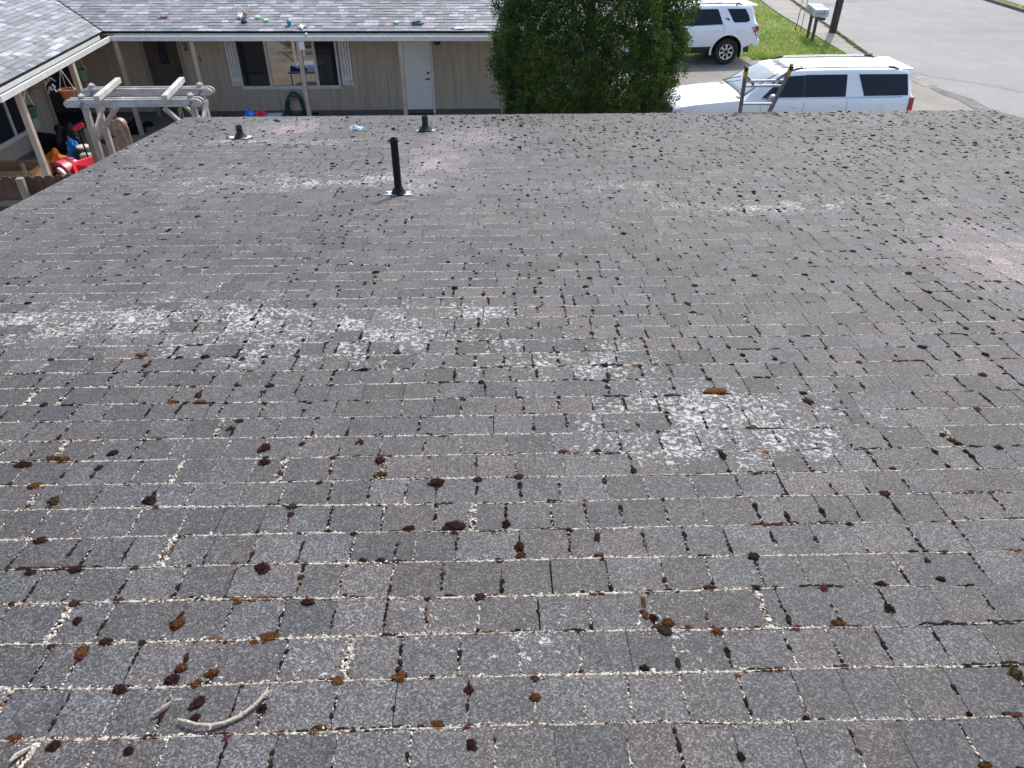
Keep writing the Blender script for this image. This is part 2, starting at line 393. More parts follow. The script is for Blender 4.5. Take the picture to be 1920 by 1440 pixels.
BIG = [  # photo x, y, half width px, half height px, kind
 (332,1173,17,12,'o'),(155,1227,14,17,'o'),(147,1167,9,10,'m'),(342,1255,11,11,'o'),(505,1198,20,9,'o'),(478,1206,12,7,'o'),(320,1278,14,14,'m'),(372,1323,17,15,'m'),(365,1352,12,11,'m'),(493,1332,10,10,'m'),(103,1402,16,16,'m'),(243,1410,12,11,'m'),(493,1068,17,13,'m'),(578,1132,18,9,'m'),(145,1072,18,9,'m'),(57,1077,13,8,'d'),(197,1208,14,11,'m'),(227,1297,22,8,'m'),(367,1288,13,12,'o'),(30,1388,16,12,'o'),(400,1265,14,9,'o'),(600,1372,16,10,'o'),(440,1062,8,8,'o'),
 (748,1275,19,12,'o'),(878,1298,13,16,'m'),(1003,1312,11,11,'o'),(1232,1180,14,8,'o'),(1252,1170,13,9,'o'),(1208,1257,10,10,'d'),(883,1398,13,14,'m'),(988,1188,7,6,'o'),(1205,1130,6,14,'o'),(1208,1155,6,12,'o'),(1224,1160,9,8,'m'),(810,1275,10,8,'m'),(680,1055,11,7,'d'),(715,1055,12,7,'d'),(820,1363,15,10,'o'),(928,1390,6,9,'d'),(978,1044,9,7,'o'),(1125,1045,9,7,'o'),
 (1342,1187,12,13,'o'),(1290,1182,9,8,'o'),(1442,1260,8,8,'o'),(1460,1260,9,9,'o'),(1667,1143,11,10,'d'),(1903,1268,15,13,'k'),(1892,1250,10,8,'k'),(1592,1380,9,11,'d'),(1388,1420,9,12,'d'),(1735,1055,10,10,'d'),(1652,1098,11,7,'m'),(1363,1223,7,7,'d'),(1328,1107,12,8,'m'),(1762,1088,8,6,'d'),(1570,1172,13,6,'o'),(1511,1352,8,8,'m'),(1541,1354,8,8,'o'),(1817,1342,6,6,'m'),(1845,1438,14,8,'o'),
 (282,940,13,10,'d'),(497,842,12,11,'m'),(497,868,12,10,'m'),(675,830,9,9,'m'),(768,995,11,9,'m'),(850,990,20,12,'m'),(975,1028,10,14,'m'),(1118,1012,9,12,'d'),(1280,1005,8,9,'d'),(820,908,17,10,'m'),(712,868,14,10,'m'),(715,892,14,7,'o'),(950,985,9,7,'m'),(1355,858,9,8,'d'),(1140,728,6,7,'d'),(1515,755,9,7,'m'),(1832,770,10,7,'m'),(1290,573,7,5,'d'),(1300,588,7,4,'d'),(1345,737,24,4,'o'),(975,912,6,8,'d'),(545,968,7,7,'m'),(65,915,16,7,'o'),(102,942,14,8,'k'),(45,875,18,6,'m'),(120,865,14,7,'o'),(100,862,12,6,'o'),(213,852,9,7,'d'),(186,880,8,6,'m'),(300,826,12,5,'o'),(325,756,14,4,'o'),(372,744,9,6,'m'),(376,756,10,5,'o'),(268,668,12,4,'o'),(275,688,8,5,'m'),(455,675,7,5,'d'),(568,834,7,6,'m'),(745,664,9,5,'m'),(690,672,7,5,'d'),(1140,705,5,6,'d'),(1410,804,11,5,'o'),(1785,828,9,5,'o'),(1767,818,7,6,'m'),(1797,835,7,5,'d'),(1810,850,7,5,'d'),(1820,858,7,5,'d'),(1752,850,7,7,'m'),(1628,852,6,6,'d'),(1120,850,8,6,'d'),(1163,955,6,8,'d'),(1133,905,6,9,'d'),(1540,960,7,7,'d'),(1415,950,6,8,'d'),(1475,970,6,6,'d'),(600,908,8,6,'m'),(527,890,6,8,'o'),(615,1000,9,5,'d'),(75,1018,18,6,'m'),(565,1085,8,6,'o'),(433,805,9,5,'d'),(413,806,6,5,'d'),(494,737,7,5,'d'),(1188,885,6,8,'d')]
BIGUV = [uv(x, y) for (x, y, *_r) in BIG]
class Wave:
    def __init__(s, seed, step): s.t = np.random.default_rng(seed).random(4000); s.step = step
    def __call__(s, x):
        x = x/s.step+700; i = int(math.floor(x)); f = x-i; f = f*f*(3-2*f)
        return s.t[i % 4000]*(1-f)+s.t[(i+1) % 4000]*f
CW = {}
def cwob(vb, u):
    k_ = int(round((EAVE-vb)/EXPO))
    if k_ not in CW: CW[k_] = (Wave(3000+k_, .9), Wave(6000+k_, .14))
    return .012*(CW[k_][0](u)-.5)+.005*(CW[k_][1](u)-.5)
tabs = []; joints = []; courses = []
k = 0; rr = random.Random(5)
vb = EAVE
while vb > VTOP+0.05:
    u = u_left(vb) - 0.02 - rr.random()*0.1
    uL = u_left(vb)-0.006
    wob = [rr.uniform(-0.004, 0.004) for _ in range(6)]
    courses.append((vb, wob))
    tone_run = rr.random(); left = 0
    while u < UR:
        if left <= 0:                                   # colour runs: a shingle strip holds a few cuts of alike tone
            left = rr.choice((1, 1, 2, 2, 3)); t0 = rr.random()
        left -= 1
        wd = rr.choice((0.115, 0.13, 0.135, 0.14, 0.145, 0.15, 0.165))*rr.uniform(0.96, 1.04)
        if rr.random() < 0.04: wd = 0.055
        for (tu, tv) in BIGUV:
            if vb-EXPO*.85 < tv < vb-EXPO*.12 and .07 < tu-u < .20 and abs(tu-u-wd) < .07: wd = tu-u
        a, b_ = max(u, uL), min(u+wd, UR+0.004)
        gap = rr.choice((0.0006, 0.0008, 0.001, 0.0012, 0.0018, 0.003))
        if b_-a > 0.015:
            warm = min(1, max(0, t0*0.75 + rr.random()*0.25))
            g_ = rr.uniform(0.032, 0.053)
            c = np.array([g_*(0.975+0.13*warm), g_*(0.992-0.015*warm), g_*(1.02-0.09*warm)])
            tone_mul = 1.0
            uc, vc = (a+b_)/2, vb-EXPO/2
            for (p_, q_, su, sv, kk) in WORN_SHEEN_TONE:
                tone_mul += (kk-1)*math.exp(-((uc-p_)/su)**2-((vc-q_)/sv)**2)
            c = c*np.array([1+.10*max(0, tone_mul-1), 1, 1])
            tabs.append((a, b_, vb, gap, c*tone_mul, rr.choice((.6, .8, .95, 1.05, 1.15)), [rr.uniform(0, 1) for _ in range(10)]))
            joints.append((b_-gap/2, vb, gap))
        u += wd
    vb -= EXPO
def tab_geo(T):
    a, b_, v1, gap, c, li, r = T
    v0 = v1-EXPO-0.012
    g = gap/2
    x0, x1 = a+g+(r[0]-.5)*.002, b_-g+(r[1]-.5)*.002
    hb = 0.0062 + r[2]*0.0012; hh = 0.0022
    vb0, vb1 = v1+(r[3]-.5)*.003+cwob(v1, a), v1+(r[4]-.5)*.003+cwob(v1, b_)
    cl5, cl6 = (.004 if r[7] < .10 else 0), (.004 if r[7] > .90 else 0)
    d = 0.0010
    top = [(x0+d, v0, hh), (x1-d, v0, hh), (x1-d, vb1-d, hb+r[5]*.0008+cl5), (x0+d, vb0-d, hb+r[6]*.0008+cl6)]
    mid = [(x0, v0, hh-.0008), (x1, v0, hh-.0008), (x1, vb1, hb-.0008+cl5), (x0, vb0, hb-.0008+cl6)]
    bot = [(x0, v0, -.001), (x1, v0, -.001), (x1, vb1, hb-.0050), (x0, vb0, hb-.0050)]
    return np.array(top+mid+bot)
def tab_li(T):
    a, b_, v1 = T[0], T[1], T[2]; v0 = v1-EXPO
    q = np.array([min(.86, T[5]*field(LICH, u, v)) for u, v in ((a, v0), (b_, v0), (b_, v1), (a, v1))])
    return np.tile(q, 3)
TAB_F = np.array([(0, 1, 2, 3), (4, 5, 1, 0), (5, 6, 2, 1), (6, 7, 3, 2), (7, 4, 0, 3), (8, 9, 5, 4), (9, 10, 6, 5), (10, 11, 7, 6), (11, 8, 4, 7)])
def in_view(p, mx=25):
    x, y, z = proj(p); return z > 0.2 and -mx < x < 1920+mx and -mx < y < 1440+mx
order = []
for i, T in enumerate(tabs):
    p = roofw([[(T[0]+T[1])/2, T[2]-EXPO/2, 0]])[0]
    if in_view(p) and T[1]-T[0] > 0.03: order.append((proj(p)[2], i))
order.sort(); single = set(i for _, i in order[:300])
FV, FF, FC, FL = [], [], [], []; b0 = 0
for i, T in enumerate(tabs):
    W = roofw(tab_geo(T))
    if i in single:
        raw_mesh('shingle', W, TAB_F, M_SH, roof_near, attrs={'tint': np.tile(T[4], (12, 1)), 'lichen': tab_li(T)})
    else:
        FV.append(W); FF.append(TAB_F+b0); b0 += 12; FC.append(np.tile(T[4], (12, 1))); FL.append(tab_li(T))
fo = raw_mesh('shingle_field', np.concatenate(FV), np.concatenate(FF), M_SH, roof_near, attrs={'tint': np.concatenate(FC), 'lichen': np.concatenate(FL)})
fo['kind'] = 'stuff'

# ---- lichen crust in the joints
M_LICHEN = tint_mat('pale_lichen', 0.9, 0.2, 120, 0.25, 0.5, 500, 0.002)
M_MOSS = tint_mat('dry_moss', 0.95, 0.15, 160, 0.45, 0.9, 420, 0.006)
def sm(x, a, b): 
    t = min(1, max(0, (x-a)/(b-a))); return t*t*(3-2*t)
def heavy(u, v):                                         # how thickly the joints are grown over
    near = 1-.92*sm(v, 2.5, 5.8)
    side = 1-0.62*sm(u, 0.25, 1.3)*sm(v, 0.0, 0.5)
    return 0.22 + 0.78*near*side
def crumb_col():
    q = random.random()
    if q < 0.56: return np.array([.50, .465, .40])*random.uniform(.6, 1.15)
    if q < 0.74: return np.array([.38, .32, .25])*random.uniform(.6, 1.1)
    if q < 0.86: return np.array([.17, .085, .045])*random.uniform(.5, 1.1)
    return np.array([.07, .035, .028])*random.uniform(.6, 1.2)
CP = {0: [], 1: []}
for ci, (v, wob) in enumerate(courses):
    if v < 0.7: continue
    wa, wbv = Wave(ci+50, 0.16), Wave(ci+900, 0.55)
    u = u_left(v)
    while u < UR:
        h = heavy(u, v); dens = 0.5*wa(u)+0.5*wbv(u)
        step = 0.0023 + 0.0024*max(0, v-1.3)
        u += step*random.uniform(.6, 1.4)
        x, y, z = proj(roofw([[u, v, 0]])[0])
        if not (-40 < x < 1960 and y < 1480): continue
        if dens < 0.47-0.37*h: continue
        r = (0.0016+0.0028*h*random.random()**1.3*(0.4+dens)) * (1.0+.20*max(0, v-2.2))
        pp = (u, v+cwob(v, u)+0.004+random.gauss(0, 0.0012+.0024*h), 0.0036+r*0.5, r*random.uniform(.7, 1.5), r*random.uniform(.6, 1.3), r*random.uniform(.6, 1.2))
        CP[0].append((pp, crumb_col()))
        if h > 0.5 and random.random() < 0.2*h:
            r2 = r*.7; CP[0].append(((u, v+cwob(v, u)-0.004-random.random()*.007, 0.0062+r2*.3, r2, r2*.9, r2*.6), crumb_col()))
for (u, v, gap) in joints:                               # cracks between tabs
    if v < 0.7: continue
    x, y, z = proj(roofw([[u, v, 0]])[0])
    if not (-40 < x < 1960): continue
    h = heavy(u, v); q = random.random()
    if q < 0.42+0.25*h: lo, hi, big = 0.0, 1.0, 0.6
    elif q < 0.82: lo, hi, big = random.random()*.5, random.uniform(.5, 1), 0.4
    else: continue
    if random.random() < 0.05*h+.01: big = 1.25
    t = lo
    while t < hi:
        r = (0.0013+0.0030*random.random()*big)*(0.75+.5*h)*(1+.18*max(0, v-2.5))
        if random.random() < (0.75 if big < 1 else 1):
          for _k in range(1 if big < 1 else 3):
            vv = v-EXPO*(1-t); ww = 0.0026+0.0038*t
            CP[0].append(((u+random.gauss(0, .0012+.007*max(0, big-.6)), vv, ww, r*random.uniform(.7, 1.2), r*random.uniform(.9, 1.8), r*.8), crumb_col()))
        t += (0.032+0.022*max(0, v-2))*random.uniform(.6, 1.5)
RV_, RF_, RC_ = [], [], []; Wsh = Wave(77, .035)
for ci, (v, wob) in enumerate(courses):                  # thin continuous crust under the crumbs
    if v < 0.7 or v > 8.5: continue
    wa, wbv = Wave(ci+50, 0.16), Wave(ci+900, 0.55); u = u_left(v); prev = None
    while u < UR:
        h = heavy(u, v); dens = 0.5*wa(u)+0.5*wbv(u); ok = (.7*dens+.3*Wsh(u+ci*7.3)) > 0.60-0.36*h*(1-.4*sm(v, 3.5, 7))
        vis = -60 < proj(roofw([[u, v, 0]])[0])[0] < 1980
        wd = (.0012+.0050*h*dens)*random.uniform(.35, 1.5)*(1+.08*max(0, v-2.5)); o_ = v+cwob(v, u)+.002
        cur = len(RV_); RV_ += [(u, o_-wd*.7, .0068), (u+random.gauss(0, .001), o_+wd*.2, .0088+.001*random.random()), (u, o_+wd, .0036)]
        c_ = np.array([.44, .41, .35])*random.uniform(.5, 1.15) if random.random() < .74 else np.array([.14, .08, .05])
        RC_ += [c_, c_, c_]
        if ok and vis and prev is not None: RF_ += [(prev, cur, cur+1), (prev, cur+1, prev+1), (prev+1, cur+1, cur+2), (prev+1, cur+2, prev+2)]
        prev = cur if ok and vis else None
        u += .006+.002*max(0, v-1.5)
parts = [(roofw(np.array(RV_)), np.array(RF_), np.array(RC_))]
for sub, L in CP.items():
    if not L: continue
    A = np.array([p for p, _ in L]); C = np.array([c for _, c in L])
    parts.append(scatter(ico(1 if sub == 0 else 2), A[:, :3], A[:, 3:], RNG.uniform(0, 6.28, len(A))*0.15, 0.5, roofw, C))
Vv, Ff, Cc = merge(parts)
lo_ = raw_mesh('lichen', Vv, Ff, M_LICHEN, None, smooth=True, attrs={'tint': Cc})
tag(lo_, 'pale crusty lichen growing in the joints of the near shingle roof', 'lichen', kind='stuff')

# ---- moss
DARK, MAR, ORA, OLI, TAN = np.array([.013, .009, .0075]), np.array([.030, .0095, .008]), np.array([.105, .044, .012]), np.array([.055, .042, .014]), np.array([.30, .20, .11])
def cushion(u, v, rx, ry, colr, topc=None, sub=3, hk=0.75, rot=0.0, fuzz=0, w0=0.004):
    bv, bf = ico(sub)
    n = len(bv)
    lump = 1+0.16*np.sin(bv[:, 0]*5+u*91)*np.cos(bv[:, 1]*4.3+v*57)+0.12*np.sin(bv[:, 0]*9.1+bv[:, 1]*7.7+u*13)
    Vv = bv*np.array([rx, ry, min(rx, ry)*hk])*(lump*RNG.uniform(.86, 1.14, n))[:, None]
    c, s = math.cos(rot), math.sin(rot)
    X = Vv[:, 0]*c-Vv[:, 1]*s+u; Y = Vv[:, 0]*s+Vv[:, 1]*c+v; Z = np.maximum(Vv[:, 2], -0.004)+w0
    C = np.tile(colr, (n, 1))
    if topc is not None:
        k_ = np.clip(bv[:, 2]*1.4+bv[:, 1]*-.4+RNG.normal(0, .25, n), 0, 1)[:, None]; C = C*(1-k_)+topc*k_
    C = C*RNG.uniform(.6, 1.4, (n, 1))
    Vl = np.stack([X, Y, Z], -1); Fl = bf
    if fuzz:
        i = RNG.integers(0, n, fuzz); nn = bv[i]; ok = nn[:, 2] > -.1; i = i[ok]; nn = nn[ok]; q = len(i)
        Lr = min(rx, ry)*0.28*RNG.uniform(.5, 1.2, (q, 1))
        bs = Vl[i]; dirn = nn*np.array([1, 1, 1.2])+RNG.normal(0, .35, (q, 3)); tip = bs+dirn*Lr
        side = np.cross(dirn, RNG.normal(0, 1, (q, 3))); side = side/np.linalg.norm(side, axis=1, keepdims=True)*0.0009
        FVv = np.stack([bs-side, bs+side, tip], 1).reshape(-1, 3); Ff_ = np.arange(q*3).reshape(-1, 3)+n
        fc = np.repeat(C[i]*RNG.uniform(.7, 1.9, (q, 1)), 3, 0)
        Vl = np.concatenate([Vl, FVv]); Fl = np.concatenate([Fl, Ff_]); C = np.concatenate([C, fc])
    return roofw(Vl), Fl, C
INDIV = {(332,1173):'orange-brown moss tuft alone on a tab, well above the curved twig', (155,1227):'tall orange and maroon moss tuft near the left picture edge',
 (748,1275):'broad orange moss mound on the joint right of the curved twig', (878,1298):'dark maroon moss ball between two tabs, right of the broad orange mound', (372,1323):'dark maroon moss ball just above the left half of the curved twig',
 (1252,1170):'orange moss lump at the foot of a moss-filled joint, right of the middle', (1342,1187):'round orange moss ball on a course line, lower right of the middle', (1903,1268):'large dark olive moss clump at the lower right picture edge',
 (820,908):'wide maroon moss mound in the middle of the roof', (497,842):'upper maroon ball of a stacked moss pair on the left', (1667,1143):'dark oval moss ball on a bare tab at lower right', (282,940):'dark flat moss clump on the left, alone within a bare tab'}
bigparts = []; occupied = []
for (x, y, a, b_, kd) in BIG:
    u, v = uv(x, y); u2, _ = uv(x+a, y); _, v2 = uv(x, y+b_)
    rx, ry = abs(u2-u)*0.86, max(abs(v-v2)*0.82, abs(u2-u)*.6)
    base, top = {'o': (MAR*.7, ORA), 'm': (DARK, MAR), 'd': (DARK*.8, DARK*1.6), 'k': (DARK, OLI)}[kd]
    if kd == 'm' and random.random() < .12: top = (MAR*1.5+ORA*.5)/2
    near = v < 2.3
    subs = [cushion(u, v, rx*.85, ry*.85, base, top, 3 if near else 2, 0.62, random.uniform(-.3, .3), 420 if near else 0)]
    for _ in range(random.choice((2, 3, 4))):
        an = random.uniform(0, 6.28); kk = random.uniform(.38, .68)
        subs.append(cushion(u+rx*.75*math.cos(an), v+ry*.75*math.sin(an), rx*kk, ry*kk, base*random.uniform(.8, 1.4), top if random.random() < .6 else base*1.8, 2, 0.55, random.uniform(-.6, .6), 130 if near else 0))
    P_ = merge(subs)
    occupied.append((u, v))
    if (x, y) in INDIV:
        o = raw_mesh('moss_cushion', *P_[:2], M_MOSS, None, smooth=True, attrs={'tint': P_[2]}); tag(o, INDIV[(x, y)], 'moss', 'larger moss cushions on the near roof')
    else: bigparts.append(P_)
# the many smaller ones
SP = {0: [], 1: []}
def mcol():
    q = random.random()
    if q < .62: return DARK*random.uniform(.6, 1.4)
    if q < .90: return MAR*random.uniform(.6, 1.3)
    return ORA*random.uniform(.5, 1.1)
def put(u, v, r, ex=1.0, ey=1.0, c=None, w0=.005):
    x, y, z = proj(roofw([[u, v, 0]])[0])
    if not (-30 < x < 1950 and y < 1470): return
    if u < u_left(v)+.02 or u > UR-.02 or v > EAVE-.01: return
    if v < 2.6 and r > .0075:
        cc = mcol() if c is None else c
        bigparts.append(cushion(u, v, r*ex*.95, r*ey*.95, cc*.8, cc*1.7, 3, .6, random.uniform(-.5, .5), 90)); return
    SP[1 if v < 3.2 else 0].append(((u, v, w0, r*ex, r*ey, r*.6), mcol() if c is None else c))
def mdens(u, v):
    d = 1.12
    d += 1.9*math.exp(-((u+0.95)/0.8)**2-((v-2.4)/.8)**2)
    d += 0.7*(1-sm(u, -.5, .4))*(1-sm(v, 1.6, 2.2))
    d += 0.5*math.exp(-((v-3.6)/1.6)**2)
    d += 0.6*sm(v, 6.5, 9)*sm(u, -1, 2)
    d += 0.2*sm(u, .5, 2.5)
    d -= 0.45*(1-sm(u, -2.5, -.5))*sm(v, 3.5, 5)
    return d
_cl = np.random.default_rng(3).random((60, 60))
def clus(u, v):
    a, b = (u+6)/.55, (v+1)/.42; i, j = int(a), int(b); f, g = a-i, b-j
    q = _cl[i % 60, j % 60]*(1-f)*(1-g)+_cl[(i+1) % 60, j % 60]*f*(1-g)+_cl[i % 60, (j+1) % 60]*(1-f)*g+_cl[(i+1) % 60, (j+1) % 60]*f*g
    return .15+1.7*max(0, (q-.2)/.6)
for (u, v, gap) in joints:
    if v < .9: continue
    d = mdens(u, v)*clus(u, v)
    if random.random() < 0.50*d:                        # chain of small dark cushions down the crack
        n = random.choice((2, 3, 4, 5, 6, 7) if v < 4 else (1, 1, 1, 2, 3)); t = random.random()*(.5 if v < 4 else .9)
        for _ in range(n):
            r = random.choice((.0035, .004, .005, .007))*random.uniform(.8, 1.2)*(1+.16*max(0, v-2.5))
            put(u+random.gauss(0, .0015), v-EXPO*(1-t), r*(1 if v < 4 else random.choice((.6, .9, 1.3))), .9 if v < 4 else 1.3, 1.5 if v < 4 else .9, w0=.003+.004*t, c=DARK*random.uniform(.7, 1.5) if random.random() < .75 else None)
            t += random.uniform(.06, .16)
            if t > 1: break
    if random.random() < 0.34*d:                        # cushion at the foot of the crack
        r = random.uniform(.005, .013)*(1+.09*max(0, v-3)); put(u+random.gauss(0, .006), v+cwob(v, u)+random.gauss(0, .006), r*random.choice((.6, .8, 1, 1, 1.5)), 1.2, 1.0)
    if random.random() < 0.14*d and v > 3: 
        r = random.uniform(.006, .012); put(u, v-EXPO*random.random(), r*1.2, 1, 1.3, c=DARK*random.uniform(.6, 1.2))
for ci, (v, wob) in enumerate(courses):
    if v < .9: continue
    u = u_left(v)
    while u < UR:
        u += random.expovariate(7.0)
        if random.random() > mdens(u, v)*clus(u, v)*(1-.35*sm(v, 3, 5)): continue
        r = random.uniform(.004, .010)*(1+.12*max(0, v-3)); n = random.choice((1, 2, 3, 4, 6, 9) if v < 3.2 else (1, 1, 1, 2, 3)); uu = u; c = mcol()
        for _ in range(n):
            put(uu, v+cwob(v, uu)+.004+random.gauss(0, .003), r*random.uniform(.6, 1.2), 1.6 if v < 3.2 else 1.15, .85, c=c*random.uniform(.7, 1.4)); uu += r*random.uniform(1.2, 2.4)
for sub, L in SP.items():
    A = np.array([p for p, _ in L]); C = np.array([c for _, c in L])
    bigparts.append(scatter(ico(1 if sub == 0 else 2), A[:, :3], A[:, 3:], RNG.uniform(-.4, .4, len(A)), 0.28, roofw, C))
Vv, Ff, Cc = merge(bigparts)
mo = raw_mesh('moss', Vv, Ff, M_MOSS, None, smooth=True, attrs={'tint': Cc})
tag(mo, 'small dark and rusty moss cushions dotted along the shingle joints', 'moss', kind='stuff')

# ---- twigs
M_TWIG = mat('bleached_twig', (0.40, 0.35, 0.27), 0.85, var=0.45, vscale=90, bs=.9, bscale=220, bdist=.006)
tp = [(336, 1358), (352, 1364), (372, 1370), (398, 1370), (425, 1362), (452, 1350), (478, 1332), (497, 1314), (506, 1306)]
pts = [roofw([[*uv(x, y), .017+.004*math.sin(i)]])[0] for i, (x, y) in enumerate(tp)]
m = MB(); m.tube(pts, [.0028, .0046, .0042, .0052, .0043, .0050, .0040, .0046, .0034], 8)
m.tube([pts[-2], roofw([[*uv(514, 1305), .022]])[0]], [.003, .0015], 5); m.tube([pts[-2], roofw([[*uv(507, 1300), .026]])[0]], [.003, .0012], 5)
m.tube([pts[3], pts[3]+RN*.006+RX*.004-RV*.016], [.0035, .0015], 5); m.tube([pts[5], pts[5]+RN*.004+RV*.012], [.0035, .0018], 5)
tag(m.build('twig', M_TWIG, None, smooth=True), 'curved pale twig lying on the shingles at lower left', 'twig')
m = MB(); q = [roofw([[*uv(x, y), .018]])[0] for x, y in ((290, 1348), (303, 1341), (315, 1332), (326, 1324))]
m.tube(q, [.003, .0052, .0045, .002], 7); tag(m.build('twig', mat('grey_twig', (.24, .19, .15), .85, var=.6, vscale=80, bs=.5, bscale=200), None, True), 'short stubby grey twig left of the curved twig', 'twig')
m = MB(); q = [roofw([[*uv(x, y), .017]])[0] for x, y in ((24, 1436), (36, 1425), (50, 1417), (64, 1408))]
m.tube(q, [.003, .0058, .005, .002], 7); tag(m.build('twig', M_TWIG, None, True), 'pale broken twig in the lower left corner', 'twig')

# ---- vent pipes
M_BLK = mat('black_pipe_plastic', (.006, .007, .007), .55, spec=.25, var=.3, vscale=20)
M_GRN = mat('dark_green_pipe_plastic', (.016, .026, .024), .6, spec=.3, var=.3, vscale=20)
M_FLASH = mat('white_flashing_sealant', (.50, .50, .48), .6, var=.35, vscale=25, bs=.5, bscale=50)
def vent(px, r, hgt, rb, hb, m_, label, fw, fl, ring=False):
    u, v = uv(*px); b_ = roofw([[u, v, .010]])[0]
    t = thing('vent_pipe', b_, label, 'vent pipe', 'vent pipes on the near roof')
    mm = MB(); n = 20
    mm.lathe([(rb, .004), (rb*1.02, .015), (rb*.86, hb*.45), (r*1.5, hb*.75), (r*1.28, hb), (r*1.05, hb)], b_, n); mm.build('rubber_boot', m_, t, True)
    mm = MB(); mm.lathe([(r, hb*.6), (r, hgt*.55), (r, hgt), (r*.80, hgt), (r*.80, hgt-.08)], b_, n, cap=False); mm.lathe([(r*.82, hgt-.08), (.001, hgt-.08)], b_, n, cap=False)
    mm.build('pipe', m_, t, True)
    if ring:
        mm = MB(); mm.lathe([(r*1.0, hgt-.028), (r*1.13, hgt-.027), (r*1.13, hgt-.001), (r*1.0, hgt+.002)], b_, n, cap=False); mm.build('pipe_rim', m_, t, True)
    rr2 = random.Random(px[0]); poly = []
    for i in range(26):
        a = 2*PI*i/26; k_ = 1/max(abs(math.cos(a)), abs(math.sin(a))); poly.append((fw*math.cos(a)*k_**.8*rr2.uniform(.6, 1.15), fl*math.sin(a)*k_**.8*rr2.uniform(.55, 1.15)+.01))
    mm = MB(); mm.prism(poly, RN, .0005, RX, RV, b_+RN*.002, .004); mm.build('flashing', M_FLASH, t)
vent((748, 366), .030, .445, .060, .055, M_BLK, 'tall black vent pipe with a white flashed foot', .115, .075, True)
vent((798, 247), .036, .17, .080, .06, M_GRN, 'short dark green vent pipe right of the tall black pipe, near the eave', .13, .06)
vent((452, 260), .034, .135, .070, .055, M_GRN, 'short dark green vent pipe at the far left corner of the near roof', .13, .10)
# crumpled wrapper
def crumple(name, c, r, flat, cols, label, cat, seed, sub=3, frame=None):
    g = np.random.default_rng(seed); bv, bf = ico(sub); n = len(bv)
    d = np.ones(n)
    for _ in range(7):
        a = unit(g.normal(size=3)); d += g.uniform(-.35, .3)*np.maximum(0, bv@a-.2)
    for _ in range(10):
        a = g.normal(size=3)*3; d += .09*np.sin(bv@a*2+g.uniform(0, 6))
    Vv = bv*d[:, None]*np.asarray(r)
    Vv[:, 2] = np.maximum(Vv[:, 2]*flat, -.2*r[2]*flat); Vv[:, 2] -= Vv[:, 2].min()
    a = g.normal(size=3); sel = (np.sin(bv@(g.normal(size=3)*3)+1) > 0)
    C = np.where(sel[:, None], np.array(cols[0]), np.array(cols[-1]))
    W = np.asarray(c)+Vv if frame is None else frame(Vv, c)
    o = raw_mesh(name, W, bf, MATS.get('cloth_tint') or tint_mat('cloth_tint', .75, .3, 30, .1, .2, 60, .004), None, smooth=False, attrs={'tint': C})
    return tag(o, label, cat)
onroof = lambda Vl, c: roofw(Vl*np.array([1, 1, 1])+np.array([c[0], c[1], .012]))
crumple('wrapper', (*uv(668, 245), 0), (.07, .05, .04), 1.0, ((.66, .69, .69), (.42, .60, .60)), 'crumpled white and teal wrapper on the far part of the near roof', 'wrapper', 3, frame=onroof)

# ---- ladder against the eave
M_ALU = mat('grey_aluminium', (.20, .19, .185), .45, metal=.3, var=.15)
M_ALU2 = mat('bright_aluminium', (.55, .55, .55), .3, metal=.6, var=.1)
LY = 10.10
def LP(x, y, dy=0.0):
    p = aty(x, y, LY+dy); return p
bl_, br_ = LP(1393, 214), LP(1449, 214); tl_, tr_ = LP(1400, 124, -.15), LP(1486, 122, -.15)
lad = thing('ladder', (bl_[0]+.2, 10.9, 0), 'grey aluminium ladder with yellow banded tips rising above the far eave', 'ladder')
gy = 11.0
for a, b_ in ((bl_, tl_), (br_, tr_)):
    g = a + (a-b_)/(b_[2]-a[2])*-(-1)*0
    foot = np.array([a[0], gy, .0]); mid = np.array([a[0], a[1]+.14, a[2]])
    top = b_
    mm = MB(); mm.bar(foot, mid, .028, .075, up=(0, 1, 0)); mm.build('lower_rail', M_ALU, lad)
    mm = MB(); d = unit(top-mid); mm.bar(mid-d*.02, top-d*.15, .030, .07, up=(0, 1, 0)); r_ = mm.build('rail', M_ALU, lad)
    mm = MB(); mm.bar(top-d*.15, top-d*.06, .034, .074, up=(0, 1, 0)); mm.build('yellow_band', mat('yellow_sticker', (.55, .36, .02), .5, var=.2), lad)
    mm = MB(); mm.bar(top-d*.06, top, .04, .08, up=(0, 1, 0)); mm.build('end_cap', mat('black_rubber', (.015, .015, .015), .7, var=.3), lad, bevel=.012, segs=2)
def rail_at(a, b_, t): return a*(1-t)+b_*t
A0, B0 = bl_+np.array([0, .14, 0]), br_+np.array([0, .14, 0])
for t in (.17, .57, .68):
    mm = MB(); mm.bar(rail_at(A0, tl_, t), rail_at(B0, tr_, t), .035, .028); mm.build('rung', M_ALU2, lad, bevel=.006)
for z in np.arange(.3, 2.95, .3):
    y_ = gy+(A0[1]-gy)*z/A0[2]; mm = MB(); mm.bar((bl_[0], y_, z), (br_[0], y_, z), .035, .028); mm.build('rung', M_ALU2, lad)
for (p, q) in ((rail_at(A0, tl_, .80), rail_at(rail_at(A0, tl_, .6), rail_at(B0, tr_, .6), .25)), (rail_at(B0, tr_, .88), rail_at(rail_at(A0, tl_, .62), rail_at(B0, tr_, .62), .72))):
    mm = MB(); mm.bar(p, q, .02, .03); mm.build('brace', M_ALU, lad)

